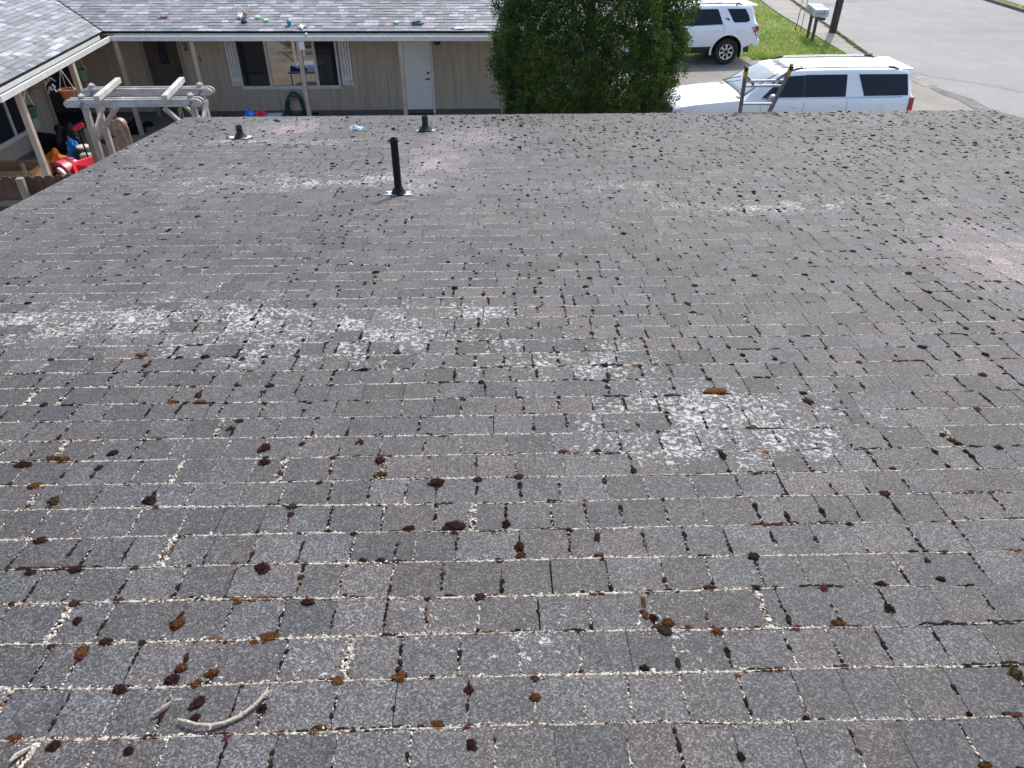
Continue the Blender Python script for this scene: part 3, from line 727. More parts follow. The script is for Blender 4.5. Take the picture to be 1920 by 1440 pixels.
# ================================================================== GROUND, STREET
def sheet(name, pts, m, z, thick=0.0, kind='structure', parent=None):
    V = [(float(p[0]), float(p[1]), z) for p in pts]
    if thick:
        n = len(V); V2 = V+[(x, y, z-thick) for x, y, _ in V]
        Fc = [tuple(range(n)), tuple(range(2*n-1, n-1, -1))]+[((i+1) % n, i, n+i, n+(i+1) % n) for i in range(n)]
    else: V2, Fc = V, [tuple(range(len(V)))]
    o = raw_mesh(name, V2, Fc, m, parent)
    bm = bmesh.new(); bm.from_mesh(o.data); bmesh.ops.recalc_face_normals(bm, faces=bm.faces)
    if not thick:
        for f in bm.faces:
            if f.normal.z < 0: f.normal_flip()
    bm.to_mesh(o.data); bm.free()
    if kind and parent is None: o['kind'] = kind
    return o
def speck_mat(name, col, sp, amt, rough=.85, big=.25, bscale=1.2, crack=0.0):
    m, t, b = base_mat(name); p = pos(t); b.inputs['Roughness'].default_value = rough; b.inputs['Specular IOR Level'].default_value = .35
    g1 = ramp(t, noise(t, p, sp, 3, .7), .3, .7, 1-amt, 1+amt)
    g2 = ramp(t, noise(t, p, bscale, 6, .6), .3, .7, 1-big, 1+big)
    g3 = ramp(t, noise(t, p, bscale*.15, 3), .3, .7, .9, 1.1)
    s = mathn(t, 'MULTIPLY', mathn(t, 'MULTIPLY', g1, g2), g3)
    v = nd(t, 'ShaderNodeVectorMath', operation='SCALE'); v.inputs[0].default_value = col; t.links.new(s, v.inputs['Scale'])
    c = v.outputs[0]
    if crack:
        vo = nd(t, 'ShaderNodeTexVoronoi', feature='DISTANCE_TO_EDGE'); vo.inputs['Scale'].default_value = crack
        wv = nd(t, 'ShaderNodeVectorMath', operation='ADD'); nz = nd(t, 'ShaderNodeTexNoise'); nz.inputs['Scale'].default_value = 1.5; t.links.new(p, nz.inputs['Vector'])
        t.links.new(p, wv.inputs[0]); t.links.new(nz.outputs['Color'], wv.inputs[1]); t.links.new(wv.outputs[0], vo.inputs['Vector'])
        c = mixc(t, ramp(t, vo.outputs['Distance'], 0.0, .012, .45, 0.0), c, tuple(x*.4 for x in col))
    t.links.new(c, b.inputs['Base Color']); bump(t, b, noise(t, p, sp, 3, .7), .3, .006)
    MATS[name] = m; return m
M_DIRT = speck_mat('courtyard_dirt', (.20, .16, .12), 30, .4)
M_CONC = speck_mat('driveway_concrete', (.205, .19, .165), 22, .38, big=.2, bscale=.9)
M_ROAD = speck_mat('aged_asphalt', (.215, .214, .203), 18, .28, big=.10, bscale=.7, crack=0.06)
M_WALK = speck_mat('sidewalk_concrete', (.235, .22, .195), 20, .25, big=.18)
M_DKASPH = speck_mat('dark_asphalt_patch', (.13, .127, .12), 14, .5, big=.4, bscale=3)
M_SOIL = speck_mat('lawn_soil', (.17, .17, .06), 12, .5, big=.3)
g = sheet('ground', [(-300, -300), (300, -300), (300, 400), (-300, 400)], M_DIRT, 0.0)
kerb_pts = [(13.75, -60), (13.85, 12), (13.85, 24.3), (13.86, 28.6), (15.49, 41.3), (20.4, 80), (42, 250)]
far_pts = [(22.2, -60), (23.4, 12), (24.4, 28.6), (25.1, 38.6), (25.9, 50), (28.5, 80), (52, 250)]
sheet('road', kerb_pts+far_pts[::-1], M_ROAD, 0.008)
lawn_edge = [(12.95, 28.45), (13.02, 29.6), (13.42, 38.3), (17.6, 80)]
sheet('driveway', [(3.8, 10.5), (13.85, 10.5), (13.85, 24.3), (13.86, 28.6), (12.95, 28.45), (9.3, 28.45), (3.8, 28.2)], M_CONC, 0.004)
sheet('lawn', [(9.3, 28.45)]+lawn_edge+[(9.0, 80), (3.0, 80), (3.0, 28.3), (8.2, 28.45)], M_SOIL, 0.006)
# sidewalk slabs
walk = sheet('sidewalk', [(12.99, 28.5), (13.78, 28.62), (15.35, 41.3), (20.2, 80), (17.65, 80), (13.45, 38.3), (13.05, 29.6)], mat('sidewalk_bed', (.12, .1, .08), .9), 0.010)
def lerp2(pts, y):
    for (x0, y0), (x1, y1) in zip(pts[:-1], pts[1:]):
        if y0 <= y <= y1: return x0+(x1-x0)*(y-y0)/(y1-y0)
    return pts[-1][0]
y = 28.7
while y < 62:
    y2 = y+1.5
    a0, a1 = lerp2(lawn_edge, y)+.02, lerp2(lawn_edge, y2)+.02; b0_, b1_ = lerp2(kerb_pts, y)-.30, lerp2(kerb_pts, y2)-.30
    sheet('paving_slab', [(a0, y+.008), (b0_, y+.008), (b1_, y2-.008), (a1, y2-.008)], M_WALK, 0.05, 0.045, parent=walk)
    y = y2
def kerb(name, pts, off, z, y0, y1, m, label):
    k_ = None; y = y0
    base = thing(name, (lerp2(pts, y0), y0, 0), label, 'kerb')
    while y < y1:
        y2 = min(y+2.4, y1); x0, x1 = lerp2(pts, y)+off, lerp2(pts, y2)+off
        mm = MB(); mm.add([(x0, y+.01, 0), (x0+.14, y+.01, 0), (x1+.14, y2-.01, 0), (x1, y2-.01, 0), (x0, y+.01, z), (x0+.13, y+.01, z), (x1+.13, y2-.01, z), (x1, y2-.01, z)],
               [(0, 1, 2, 3), (7, 6, 5, 4), (0, 4, 5, 1), (1, 5, 6, 2), (2, 6, 7, 3), (3, 7, 4, 0)])
        mm.build('kerbstone', m, base, bevel=.02); y = y2
    return base
M_KERB = speck_mat('kerb_concrete', (.26, .245, .21), 20, .3)
kerb('kerb', kerb_pts, -.15, .10, 28.8, 62, M_KERB, 'low concrete kerb between the sidewalk and the grey street')
kerb('kerb', far_pts, .02, .14, 20, 62, speck_mat('dark_kerb_concrete', (.13, .115, .10), 16, .4), 'dark weathered kerb on the far side of the street')
sheet('verge', [(x+.16, y) for x, y in far_pts]+[(90, 250), (70, -60)], M_SOIL, 0.05)
sheet('far_sidewalk', [(x+.9, y) for x, y in far_pts]+[(x+2.6, y) for x, y in far_pts[::-1]], M_WALK, 0.06)
sheet('dark_asphalt_strip', [(13.66, 24.1), (13.90, 24.2), (14.06, 23.5), (14.30, 22.7), (14.22, 21.9), (14.36, 21.2), (14.1, 20.2), (13.86, 20.0), (13.90, 21.0), (13.74, 21.7), (13.82, 22.6), (13.66, 23.2)], M_DKASPH, 0.012)
ca_, cb2_ = atz(1660, -10), atz(1935, 118)
q_ = []; g_ = random.Random(4)
for t in np.linspace(0, 1, 40):
    p = ca_*(1-t)+cb2_*t; q_.append((p[0]+g_.gauss(0, .03), p[1]))
road_o = bpy.data.objects['road']
Vq = []; 
for (x, y) in q_:
    wq = g_.uniform(.012, .03); Vq += [(x-wq, y, .0125), (x+wq, y, .0125)]
raw_mesh('crack_seal', Vq, [(i*2, i*2+1, i*2+3, i*2+2) for i in range(len(q_)-1)], mat('tar_seal', (.13, .13, .13), .6), road_o)
# catch basin
cb = thing('drain_grate', (13.9, 24.95, 0.012), 'rectangular steel storm drain grate in a concrete frame behind the near white car', 'drain')
c4 = [atz(*q)[:2] for q in ((1708, 150), (1733, 143), (1759, 160), (1732, 163))]
c4 = [np.array(q) for q in c4]; cen = sum(c4)/4
mm = MB(); inner = [cen+(q-cen)*.72 for q in c4]
for i in range(4):
    a, b_, c_, d_ = c4[i], c4[(i+1) % 4], inner[(i+1) % 4], inner[i]
    mm.add([(*q, z) for z in (.0, .016) for q in (a, b_, c_, d_)], [(3, 2, 1, 0), (4, 5, 6, 7), (0, 1, 5, 4), (1, 2, 6, 5), (2, 3, 7, 6), (3, 0, 4, 7)])
mm.build('frame', M_WALK, cb)
for t in np.linspace(.06, .94, 9):
    p, q = inner[0]*(1-t)+inner[1]*t, inner[3]*(1-t)+inner[2]*t
    mm = MB(); mm.bar((*p, .004), (*q, .004), .045, .014); mm.build('grate_bar', mat('rusty_steel', (.10, .085, .075), .6, metal=.4, var=.3), cb)

# grass
M_GRASS = tint_mat('grass_blades', .6, .3, 2.0, .25, 0, trans=.45)
def blades(name, poly_fn, n, hgt, cols, label, lo=.012):
    P_ = []
    while len(P_) < n:
        q = poly_fn()
        if q is not None: P_.append(q)
    P_ = np.array(P_); a = RNG.uniform(0, 6.28, n); h = hgt*RNG.uniform(.4, 1.2, n); wd = RNG.uniform(.006, .014, n)
    lean = RNG.normal(0, .45, (n, 2))*h[:, None]
    b_ = np.c_[P_, np.full(n, lo)]; sx = np.c_[np.cos(a)*wd, np.sin(a)*wd, np.zeros(n)]
    mid = b_+np.c_[lean*.35, h*.6]; tip = b_+np.c_[lean, h]
    V = np.stack([b_-sx, b_+sx, mid+sx*.7, mid-sx*.7, tip], 1).reshape(-1, 3)
    k_ = (np.arange(n)*5)[:, None, None]
    Fc = (np.array([[0, 1, 2], [0, 2, 3], [3, 2, 4]])[None]+k_).reshape(-1, 3)
    ph = np.sin(P_[:, 0]*1.7+np.sin(P_[:, 1]*.9)*2)+np.sin(P_[:, 1]*1.1+P_[:, 0]*.6)+RNG.normal(0, .8, n)
    cl = np.array(cols)[RNG.integers(0, len(cols), n)]*RNG.uniform(.7, 1.3, (n, 1))
    cl = cl*np.where(ph[:, None] > 1.1, np.array([[1.2, 1.02, 1.3]]), np.where(ph[:, None] < -.9, np.array([[.72, .88, .8]]), 1.0))
    o = raw_mesh(name, V, Fc, M_GRASS, None, smooth=True, attrs={'tint': np.repeat(cl, 5, 0)})
    return tag(o, label, 'grass', kind='stuff')
def lawn_pt():
    y = 28.35+(random.random()**1.6)*26; xr = lerp2(lawn_edge, max(y, 28.45))+random.gauss(-.02, .04); xl = 7.0 if y > 28.9 else 9.3
    x = random.uniform(xl, xr)
    if y < 29.0 and x < 9.6 and random.random() < .5: return None
    return x, y
GC = [(.23, .37, .05), (.26, .40, .055), (.18, .33, .04), (.33, .40, .09), (.38, .37, .14), (.25, .39, .055)]
blades('grass', lawn_pt, 52000, .09, GC, 'bright green lawn between the driveway and the sidewalk')
def kerb_pt():
    y = 26.5+random.random()**1.3*26; x = lerp2(kerb_pts, y)-.22+random.gauss(0, .06)
    return (x, y) if (math.sin(y*2.1)+math.sin(y*5.3)+random.gauss(0, .5)) > .1 else None
blades('dry_weeds', kerb_pt, 5000, .06, [(.26, .22, .10), (.20, .19, .07), (.14, .16, .05), (.30, .27, .15)], 'dry yellow weeds growing along the street kerb', .05)
def verge_pt():
    y = random.uniform(26, 60); return lerp2(far_pts, y)+random.uniform(.2, .85), y
blades('grass', verge_pt, 6000, .07, GC, 'thin green grass strip behind the far kerb', .05)

# ================================================================== MAILBOXES, POLE, STAKES
M_POST = wood_mat('weathered_post', (.075, .065, .055), (.15, .135, .12))
M_MB = mat('mailbox_paint', (.50, .51, .50), .5, var=.12, vscale=12)
M_MBB = mat('mailbox_blue_grey', (.30, .34, .36), .5, var=.12)
pA, pB = atz(1522, 79), atz(1514, 71)
dv = unit((pB-pA)*np.array([1, 1, 0])); ax_ = np.array([dv[1], -dv[0], 0])
st = thing('mailbox_stand', pA, 'weathered wooden stand of two posts under a row of mailboxes', 'mailbox stand')
top = .86
ends = [pA, pA+dv*0.95]
for p in ends:
    mm = MB(); mm.bar(p, p+np.array([0, 0, top]), .10, .10, up=(0, 1, 0)); mm.build('post', M_POST, st, bevel=.008)
mm = MB(); mm.bar(ends[0]-dv*.40+np.array([0, 0, top+.05]), ends[1]+dv*.85+np.array([0, 0, top+.05]), .13, .09); mm.build('beam', M_POST, st, bevel=.008)
mm = MB(); q = ends[0]-dv*.1+np.array([0, 0, top-.0]); mm.bar(q-ax_*.02, q+ax_*.30, .09, .09); mm.build('bracket', M_POST, st)
def mailbox(c, wid, ln, hh, m_, label, digits=None):
    t = thing('mailbox', c, label, 'mailbox', 'mailboxes on one stand')
    prof = [(-wid/2, 0), (wid/2, 0), (wid/2, hh*.62)]+[(wid/2*math.cos(a), hh*.62+hh*.38*math.sin(a)) for a in np.linspace(.25, PI-.25, 8)]+[(-wid/2, hh*.62)]
    mm = MB(); mm.prism(prof, ax_, -ln/2, dv, (0, 0, 1), c, ln); mm.build('body', m_, t, bevel=.006)
    mm = MB(); mm.prism([(a*1.04, b_*1.03) for a, b_ in prof], ax_, ln/2, dv, (0, 0, 1), c, .015); mm.build('door', m_, t)
    mm = MB(); q = c+dv*(-wid/2-.006)+np.array([0, 0, hh*.55]); mm.bar(q+ax_*(ln*.2), q+ax_*(ln*.2)+np.array([0, 0, .1]), .008, .03); mm.build('flag', mat('red_flag_paint', (.4, .05, .04), .5), t)
    if digits:
        for i, d in enumerate(digits):
            text_mesh('number', d, .13, c-dv*(wid/2+.004)+np.array([0, 0, hh*.40])+ax_*(-.16+.13*i), ax_, (0, 0, 1), mat('black_paint', (.02, .02, .02), .5), t, .002)
zb = top+.098
mlab = ['nearest mailbox of the row, pale with black numbers on its side', 'second mailbox from the near end of the row', 'third mailbox from the near end of the row', 'farthest mailbox of the row']
for i, lab in enumerate(mlab):
    mailbox(ends[0]-dv*.22+dv*(.42*i)+np.array([0, 0, zb])+ax_*.05, .25 if i else .27, .52, .27 if i else .28, [M_MB, mat('mailbox_dark', (.09, .10, .10), .5), M_MBB, M_MBB][i] if i != 1 else M_MBB, lab, '708' if i == 0 else None)
pb = atz(1560, 63)
mm = MB()
ptp = [pb+np.array([.030*z, 0.010*z, z]) for z in (0, .6, 1.5, 3, 5, 8)]
mm.tube(ptp, [.155, .15, .145, .14, .13, .115], 14); 
pole = thing('utility_pole', pb, 'dark brown wooden utility pole at the edge of the street', 'utility pole')
mm.build('pole', wood_mat('creosote_wood', (.045, .035, .028), (.13, .10, .08), scale=(30, 30, 1.2)), pole, True)
mm = MB(); mm.bar(ptp[1]+np.array([-.155, -.05, 0]), ptp[2]+np.array([-.152, -.05, 0.2]), .05, .02); mm.build('conduit', mat('dull_conduit', (.03, .03, .03), .6), pole)
mm = MB(); mm.bar(ptp[2]+np.array([-.02, -.15, .05]), ptp[2]+np.array([-.02, -.15, .25]), .09, .01, up=(1, 0, 0)); mm.build('pole_tag', mat('tag_metal', (.25, .24, .22), .4, metal=.5), pole)
mm = MB(); mm.bar(ptp[-1]+np.array([-1.1, 0, -.6]), ptp[-1]+np.array([1.1, 0, -.6]), .1, .12); mm.build('crossarm', M_POST, pole)
for (x, y, dx, cols, lab) in ((1491, 58, .12, ((.03, .03, .03), (.45, .38, .30)), 'thin black and pale utility marker stake on the lawn edge, left of the yellow one'), (1501, 59, .06, ((.55, .33, .05), (.10, .08, .05)), 'thin yellow marker stake beside the mailbox stand')):
    p = atz(x, y); s_ = thing('marker_stake', p, lab, 'stake')
    q0, q1, q2 = p, p+np.array([dx*.4, 0, .85]), p+np.array([dx, 0, 2.0])
    mm = MB(); mm.tube([p, p*.75+q1*.25 if False else p+np.array([dx*.05, 0, .12])], .022, 7); mm.build('foot', mat('stake_dark', (.03, .028, .025), .7), s_, True)
    mm = MB(); mm.tube([p+np.array([dx*.05, 0, .12]), q1], .017, 7); mm.build('shaft', mat('stake_%d' % x, cols[0], .6), s_, True)
    mm = MB(); mm.tube([q1, q2], .015, 7); mm.build('upper_shaft', mat('stake2_%d' % x, cols[1] if x == 1491 else (.50, .34, .16), .6), s_, True)

# ================================================================== HOUSE ACROSS THE YARD
WY, WX, FZ = 21.3, -11.1, 0.10                         # main wall, wing wall, porch floor
M_SIDE = mat('tan_siding_paint', (.50, .42, .33), .7, var=.16, vscale=2.0, bs=.25, bscale=14, bdist=.01, stretch=(6, 6, .5))
M_SIDE2 = mat('wing_siding_paint', (.48, .41, .325), .7, var=.16, vscale=2.0, bs=.25, bscale=14, bdist=.01, stretch=(6, 6, .5))
M_POSTP = mat('tan_post_paint', (.44, .36, .28), .6, var=.12, vscale=4)
M_TRIM = mat('old_white_trim', (.68, .67, .63), .55, var=.12, vscale=5)
M_SHUT = mat('white_shutter_paint', (.78, .78, .76), .5, var=.08, vscale=6)
M_FOUND = mat('foundation_concrete', (.12, .12, .125), .85, var=.2, vscale=6, bs=.3)
M_DARK = mat('dark_interior', (.012, .013, .017), .8, var=.2)
M_GUT = mat('gutter_enamel', (.66, .65, .60), .4, var=.10, vscale=9)
M_GUTD = mat('gutter_dark', (.012, .018, .022), .8, var=.3)
def glass_mat(name, col, rough=.02, tr=.55):
    m, t, b = base_mat(name)
    b.inputs['Base Color'].default_value = (*col, 1); b.inputs['Roughness'].default_value = rough; b.inputs['IOR'].default_value = 1.5
    b.inputs['Specular IOR Level'].default_value = .9
    if tr: 
        tp = nd(t, 'ShaderNodeBsdfTransparent'); mx = nd(t, 'ShaderNodeMixShader'); mx.inputs[0].default_value = 1-tr
        t.links.new(tp.outputs[0], mx.inputs[1]); t.links.new(b.outputs[0], mx.inputs[2]); t.links.new(mx.outputs[0], t.nodes['Material Output'].inputs[0])
    MATS[name] = m; return m
def pane_mat(name, refl, col, spec=.5):
    m, t, b = base_mat(name); b.inputs['Specular IOR Level'].default_value = spec
    b.inputs['Base Color'].default_value = (*col, 1); b.inputs['Roughness'].default_value = .03
    g_ = nd(t, 'ShaderNodeBsdfGlossy'); g_.inputs['Roughness'].default_value = .015; g_.inputs[0].default_value = (.9, .95, 1, 1)
    mx = nd(t, 'ShaderNodeMixShader'); mx.inputs[0].default_value = refl
    t.links.new(b.outputs[0], mx.inputs[1]); t.links.new(g_.outputs[0], mx.inputs[2]); t.links.new(mx.outputs[0], t.nodes['Material Output'].inputs[0])
    MATS[name] = m; return m
M_PANE = pane_mat('picture_window_glass', .36, (.02, .022, .024))
M_PANES = pane_mat('screened_window_glass', .015, (.026, .034, .044), .12)
hs = thing('far_house', (-4, 22, 0), 'tan single storey house with grey shingle roof and porch across the yard', 'house')
XE = 3.4                                               # right end, behind the tree
def WP(x, y): p = aty(x, y, WY); return float(p[0]), float(p[2])
# foundation + backing walls
mm = MB(); mm.box(WX-4, XE, WY-.02, WY+.3, 0, .22); mm.box(WX-.3, WX+.02, 13.6, WY-.02, 0, .22); mm.build('foundation', M_FOUND, hs)
wall = MB().box(WX, XE, WY+.012, WY+.25, .2, 2.9).build('wall', M_SIDE, hs)
wingw = MB().box(WX-.25, WX-.012, 13.6, WY+.2, .2, 2.9).build('wing_wall', M_SIDE2, hs)
# siding boards (openings left for the doors and windows)
winx0, winz0 = WP(458, 161); winx1, _ = WP(636, 158); winz1 = 2.10
fdx0, fdx1 = WP(272, 110)[0], WP(341, 110)[0]
wdx0, wdx1 = WP(760, 150)[0], WP(809, 150)[0]
holes = [(winx0-.02, winx1+.02, winz0-.02, winz1+.05), (fdx0-.05, fdx1+.05, 0, 2.2), (wdx0-.05, wdx1+.05, 0, 2.2)]
def boards(parent, m, x0, x1, holes_, to, wd=.2, z0=.215, z1=2.6):
    x = x0
    while x < x1-.02:
        xa, xb = x+.0025, min(x+wd, x1)-.0025
        segs = [(z0, z1)]
        for (a, b_, c_, d_) in holes_:
            if xb > a+.02 and xa < b_-.02:
                ns = []
                for (p, q) in segs:
                    if c_ > p: ns.append((p, min(q, c_)))
                    if d_ < q: ns.append((max(p, d_), q))
                segs = [s_ for s_ in ns if s_[1]-s_[0] > .02]
        for (p, q) in segs: to(xa, xb, p, q).build('siding_board', m, parent)
        x += wd
boards(wall, M_SIDE, WX, XE, holes, lambda a, b_, p, q: MB().box(a, b_, WY-.006, WY+.012, p, q))
wwY0, wwY1 = 16.2, float(atx(50, 246, WX)[1])
wdY0, wdY1 = 19.42, 20.85
wholes = [(wwY0-.02, wwY1+.02, .66, 2.0), (wdY0-.05, wdY1+.05, 0, 2.15)]
boards(wingw, M_SIDE2, 13.6, WY-.03, wholes, lambda a, b_, p, q: MB().box(WX-.012, WX+.006, a, b_, p, q))
# windows
def window(parent, x0, x1, z0, z1, divs, mats, axis='y', c0=WY):
    w_ = MB(); f = .055
    def bx(mb, a, b_, p, q, d0, d1):
        if axis == 'y': mb.box(a, b_, c0-d1, c0-d0, p, q)
        else: mb.box(c0+d0, c0+d1, a, b_, p, q)
    bx(w_, x0-f, x1+f, z0-f, z0, -.01, .045); bx(w_, x0-f, x1+f, z1, z1+f, -.01, .045); bx(w_, x0-f, x0, z0, z1, -.01, .045); bx(w_, x1, x1+f, z0, z1, -.01, .045)
    w = w_.build('window', M_TRIM, parent, bevel=.004)
    xs = [x0]+divs+[x1]
    for d in divs:
        q = MB(); bx(q, d-.035, d+.035, z0, z1, 0, .035); q.build('mullion', M_TRIM, w)
    for i in range(len(xs)-1):
        a, b_ = xs[i]+(.035 if i else 0), xs[i+1]-(.035 if i < len(xs)-2 else 0)
        q = MB(); bx(q, a, b_, z0, z1, -.004, .004); q.build('pane', mats[i], w)
    q = MB(); bx(q, x0-f-.03, x1+f+.03, z0-f-.03, z0-f, 0, .06); q.build('sill', M_TRIM, w)
    return w
d1, d2 = WP(503, 120)[0], WP(592, 120)[0]
window(wall, winx0, winx1, winz0, winz1, [d1, d2], [M_PANES, M_PANE, M_PANES])
window(wingw, wwY0, wwY1, .68, 1.95, [float(atx(20, 230, WX)[1])], [M_PANES, M_PANES], 'x', WX)
# shutters: three boards with two battens
for (xa, xb) in ((WP(428, 120)[0], WP(449, 120)[0]), (WP(635, 120)[0]+.05, WP(659, 120)[0])):
    xa, xb = min(xa, xb), max(xa, xb); xb = max(xb, xa+.30)
    z0, z1 = .88, 2.25
    sh = thing('tmp', (0, 0, 0), '', '') if False else None
    n = 4; wd = (xb-xa)/n
    q = MB()
    q.box(xa, xb, WY-.02, WY-.008, z0+.05, z1); s_ = q.build('shutter', M_DARK, hs)
    for i in range(n):
        q = MB(); q.box(xa+i*wd+.006, xa+(i+1)*wd-.006, WY-.034, WY-.0205, z0, z1); q.build('shutter_board', M_SHUT, s_, bevel=.003)
    for z in (z0+.12,):
        q = MB(); q.box(xa+.002, xb-.002, WY-.05, WY-.0345, z, z+.11); q.build('batten', M_SHUT, s_, bevel=.003)
# white side door
M_DOOR = mat('white_door_paint', (.82, .83, .82), .4, var=.05, vscale=3)
dz0 = .14; dz1 = 2.16
dr = MB().box(wdx0, wdx1, WY-.01, WY+.03, dz0, dz1).build('door', M_DOOR, hs, bevel=.004); dr['label'] = 'white six panel side door'
dw = wdx1-wdx0
for r_ in ((.08, .36), (.40, .72), (.76, .90)):
    for c_ in ((.12, .45), (.55, .88)):
        xa, xb = wdx0+dw*c_[0], wdx0+dw*c_[1]; za, zb_ = dz0+(dz1-dz0)*r_[0], dz0+(dz1-dz0)*r_[1]
        q = MB(); t_ = .018
        q.box(xa, xb, WY-.022, WY-.0105, za, za+t_); q.box(xa, xb, WY-.022, WY-.0105, zb_-t_, zb_); q.box(xa, xa+t_, WY-.022, WY-.0105, za+t_, zb_-t_); q.box(xb-t_, xb, WY-.022, WY-.0105, za+t_, zb_-t_)
        q.box(xa+.05, xb-.05, WY-.018, WY-.0105, za+.05, zb_-.05); q.build('door_panel', M_DOOR, dr, bevel=.004)
q = MB(); q.lathe([(.001, -.05), (.03, -.05), (.03, -.01), (.012, -.0)], (wdx1-.075, WY-.012, 1.18), 12, 'y'); q.build('deadbolt', mat('dark_bronze', (.06, .055, .05), .35, metal=.7), dr, True)
q = MB(); q.lathe([(.001, -.04), (.028, -.04), (.028, 0)], (wdx1-.07, WY-.012, 1.02), 12, 'y'); q.bar((wdx1-.07, WY-.05, 1.02), (wdx1-.17, WY-.055, 1.015), .02, .02); q.build('door_handle', MATS['dark_bronze'], dr, True)
q = MB(); q.box(wdx0-.09, wdx0-.004, WY-.03, WY-.007, 0, 2.26); q.build('door_casing', M_TRIM, hs, bevel=.004)
q = MB(); q.box(wdx1+.004, wdx1+.075, WY-.03, WY-.007, 0, 2.26); q.build('door_casing', M_TRIM, hs, bevel=.004)
q = MB(); q.box(wdx0-.02, wdx1+.02, WY-.10, WY+.02, .06, .12); q.build('threshold', M_DARK, hs)
# brown front door with leaded light
fd = MB().box(fdx0+.05, fdx1-.05, WY+.0, WY+.03, FZ, 2.15).build('front_door', wood_mat('brown_door_stain', (.10, .075, .06), (.16, .125, .10), scale=(30, 30, 2)), hs); fd['label'] = 'brown front door with a narrow dark glass light'
lx, lz = WP(305, 98); q = MB(); q.box(lx-.11, lx+.11, WY-.012, WY-.001, lz-.30, lz+.5); q.build('door_light', M_PANES, fd)
for dz in np.arange(-.22, .3, .16):
    q = MB(); q.tube([(lx-.07, WY-.016, lz+dz), (lx, WY-.016, lz+dz+.08), (lx+.07, WY-.016, lz+dz), (lx, WY-.016, lz+dz-.08)], .006, 5, True); q.build('lead_came', mat('lead', (.10, .12, .16), .4, metal=.5), fd)
for (a, b_) in ((fdx0-.06, fdx0+.045), (fdx1-.045, fdx1+.04)):
    q = MB(); q.box(a, b_, WY-.03, WY-.0065, FZ, 2.26); q.build('door_casing', mat('grey_casing_paint', (.33, .31, .29), .6), hs)
for i in range(5):
    xx = fdx0+.1+(fdx1-fdx0-.2)*(i+.5)/5; q = MB(); q.box(xx-.004, xx+.004, WY-.004, WY-.0005, FZ+.1, 1.6 if abs(xx-lx) > .1 else 1.3); q.build('door_groove', M_DARK, fd)
# house numbers
M_NUM = mat('black_number', (.012, .012, .012), .5)
for (x, y, d, sz) in ((348, 88, '2', .26), (340, 131, '2', .24), (376, 110, '1', .20)):
    X, Z = WP(x, y); text_mesh('house_number', d, sz, (X, WY-.036, Z), (1, 0, 0), (0, 0, 1), M_NUM, hs, .004)
# crawl space vent below the window
q = MB(); X, Z = WP(590, 214); q.box(X-.12, X+.12, WY-.03, WY-.021, .02, .17); q.build('crawl_vent', M_DARK, hs)
# wing doorway
q = MB(); q.box(WX-.011, WX+.003, wdY0, wdY1, FZ, 2.1); wdo = q.build('wing_door', mat('dark_glass_door', (.010, .013, .020), .12, var=.1), hs)
for (a, b_) in ((wdY0-.09, wdY0-.005), (wdY1+.005, wdY1+.09)):
    q = MB(); q.box(WX+.0065, WX+.03, a, b_, FZ, 2.2); q.build('door_casing', M_POSTP, hs)
# porch floor, soffit
EC = np.array(atz(208, 77, 2.35)); EE = np.array(atz(920, 77, 2.35)); EW = np.array(atz(5, 192, 2.35))
ex = unit((EE-EC)*np.array([1, 1, 0])); ew = unit((EW-EC)*np.array([1, 1, 0]))        # along the main eave, along the wing eave towards us
nm = np.array([-ex[1], ex[0], 0]); nw = np.array([ew[1], -ew[0], 0])                  # into the house from each eave
if nw[0] > 0: nw = -nw
EEx = EC+ex*((XE-EC[0])/ex[0])
q = MB(); q.box(WX+.02, XE, 18.9, WY-.02, 0, FZ); q.box(WX+.02, -8.9, 13.6, 18.9-.0, 0, FZ-.002); q.build('porch_floor', speck_mat('porch_concrete', (.23, .21, .18), 16, .25), hs)
q = MB(); q.add([(*p[:2], z) for z in (2.44, 2.47) for p in (EC+nm*.27+nw*.27, EEx+nm*.277, (XE, WY+.2), (WX, WY+.2))], [(3, 2, 1, 0), (4, 5, 6, 7), (0, 1, 5, 4), (1, 2, 6, 5), (2, 3, 7, 6), (3, 0, 4, 7)])
q.build('soffit', M_SIDE, hs)
EWx = EW+ew*.02
q = MB(); q.add([(*p[:2], z) for z in (2.437, 2.468) for p in (EC+nw*.27, (WX, EC[1]+2), (WX, EWx[1]), EWx+nw*.27)], [(3, 2, 1, 0), (4, 5, 6, 7), (0, 1, 5, 4), (1, 2, 6, 5), (2, 3, 7, 6), (3, 0, 4, 7)])
q.build('wing_soffit', M_SIDE, hs)
# gutters
def gutter(a, b_, inn, parent):
    d = unit(b_-a); L = float(np.linalg.norm(b_-a)); h, dp = .105, .235
    prof = [(0, .0), (.045, -.012), (dp, -.012), (dp, h+.02), (dp-.008, h+.02), (dp-.008, .0), (.05, .0), (.014, .012), (.004, h-.012), (.034, h-.012), (.034, h), (-.008, h)]
    q = MB(); q.prism(prof, d, 0, inn, (0, 0, 1), a, L); g_ = q.build('gutter', M_GUT, parent)
    q = MB(); q.prism([(.02, .045), (dp-.01, .045), (dp-.01, .04), (.02, .04)], d, .01, inn, (0, 0, 1), a, L-.02); q.build('gutter_dark', M_GUTD, g_)  # near-black sheet: the trough's inner shade put into its colour
    return g_
gutter(EC, EEx, nm, hs)
gw = gutter(EC-ew*.0, EW, nw, hs)
q = MB(); q.prism([(0, 0), (.13, 0), (.13, .11), (-.008, .11)], ew, 0, nw, (0, 0, 1), EW, .012); q.build('gutter_end_cap', M_GUT, hs)
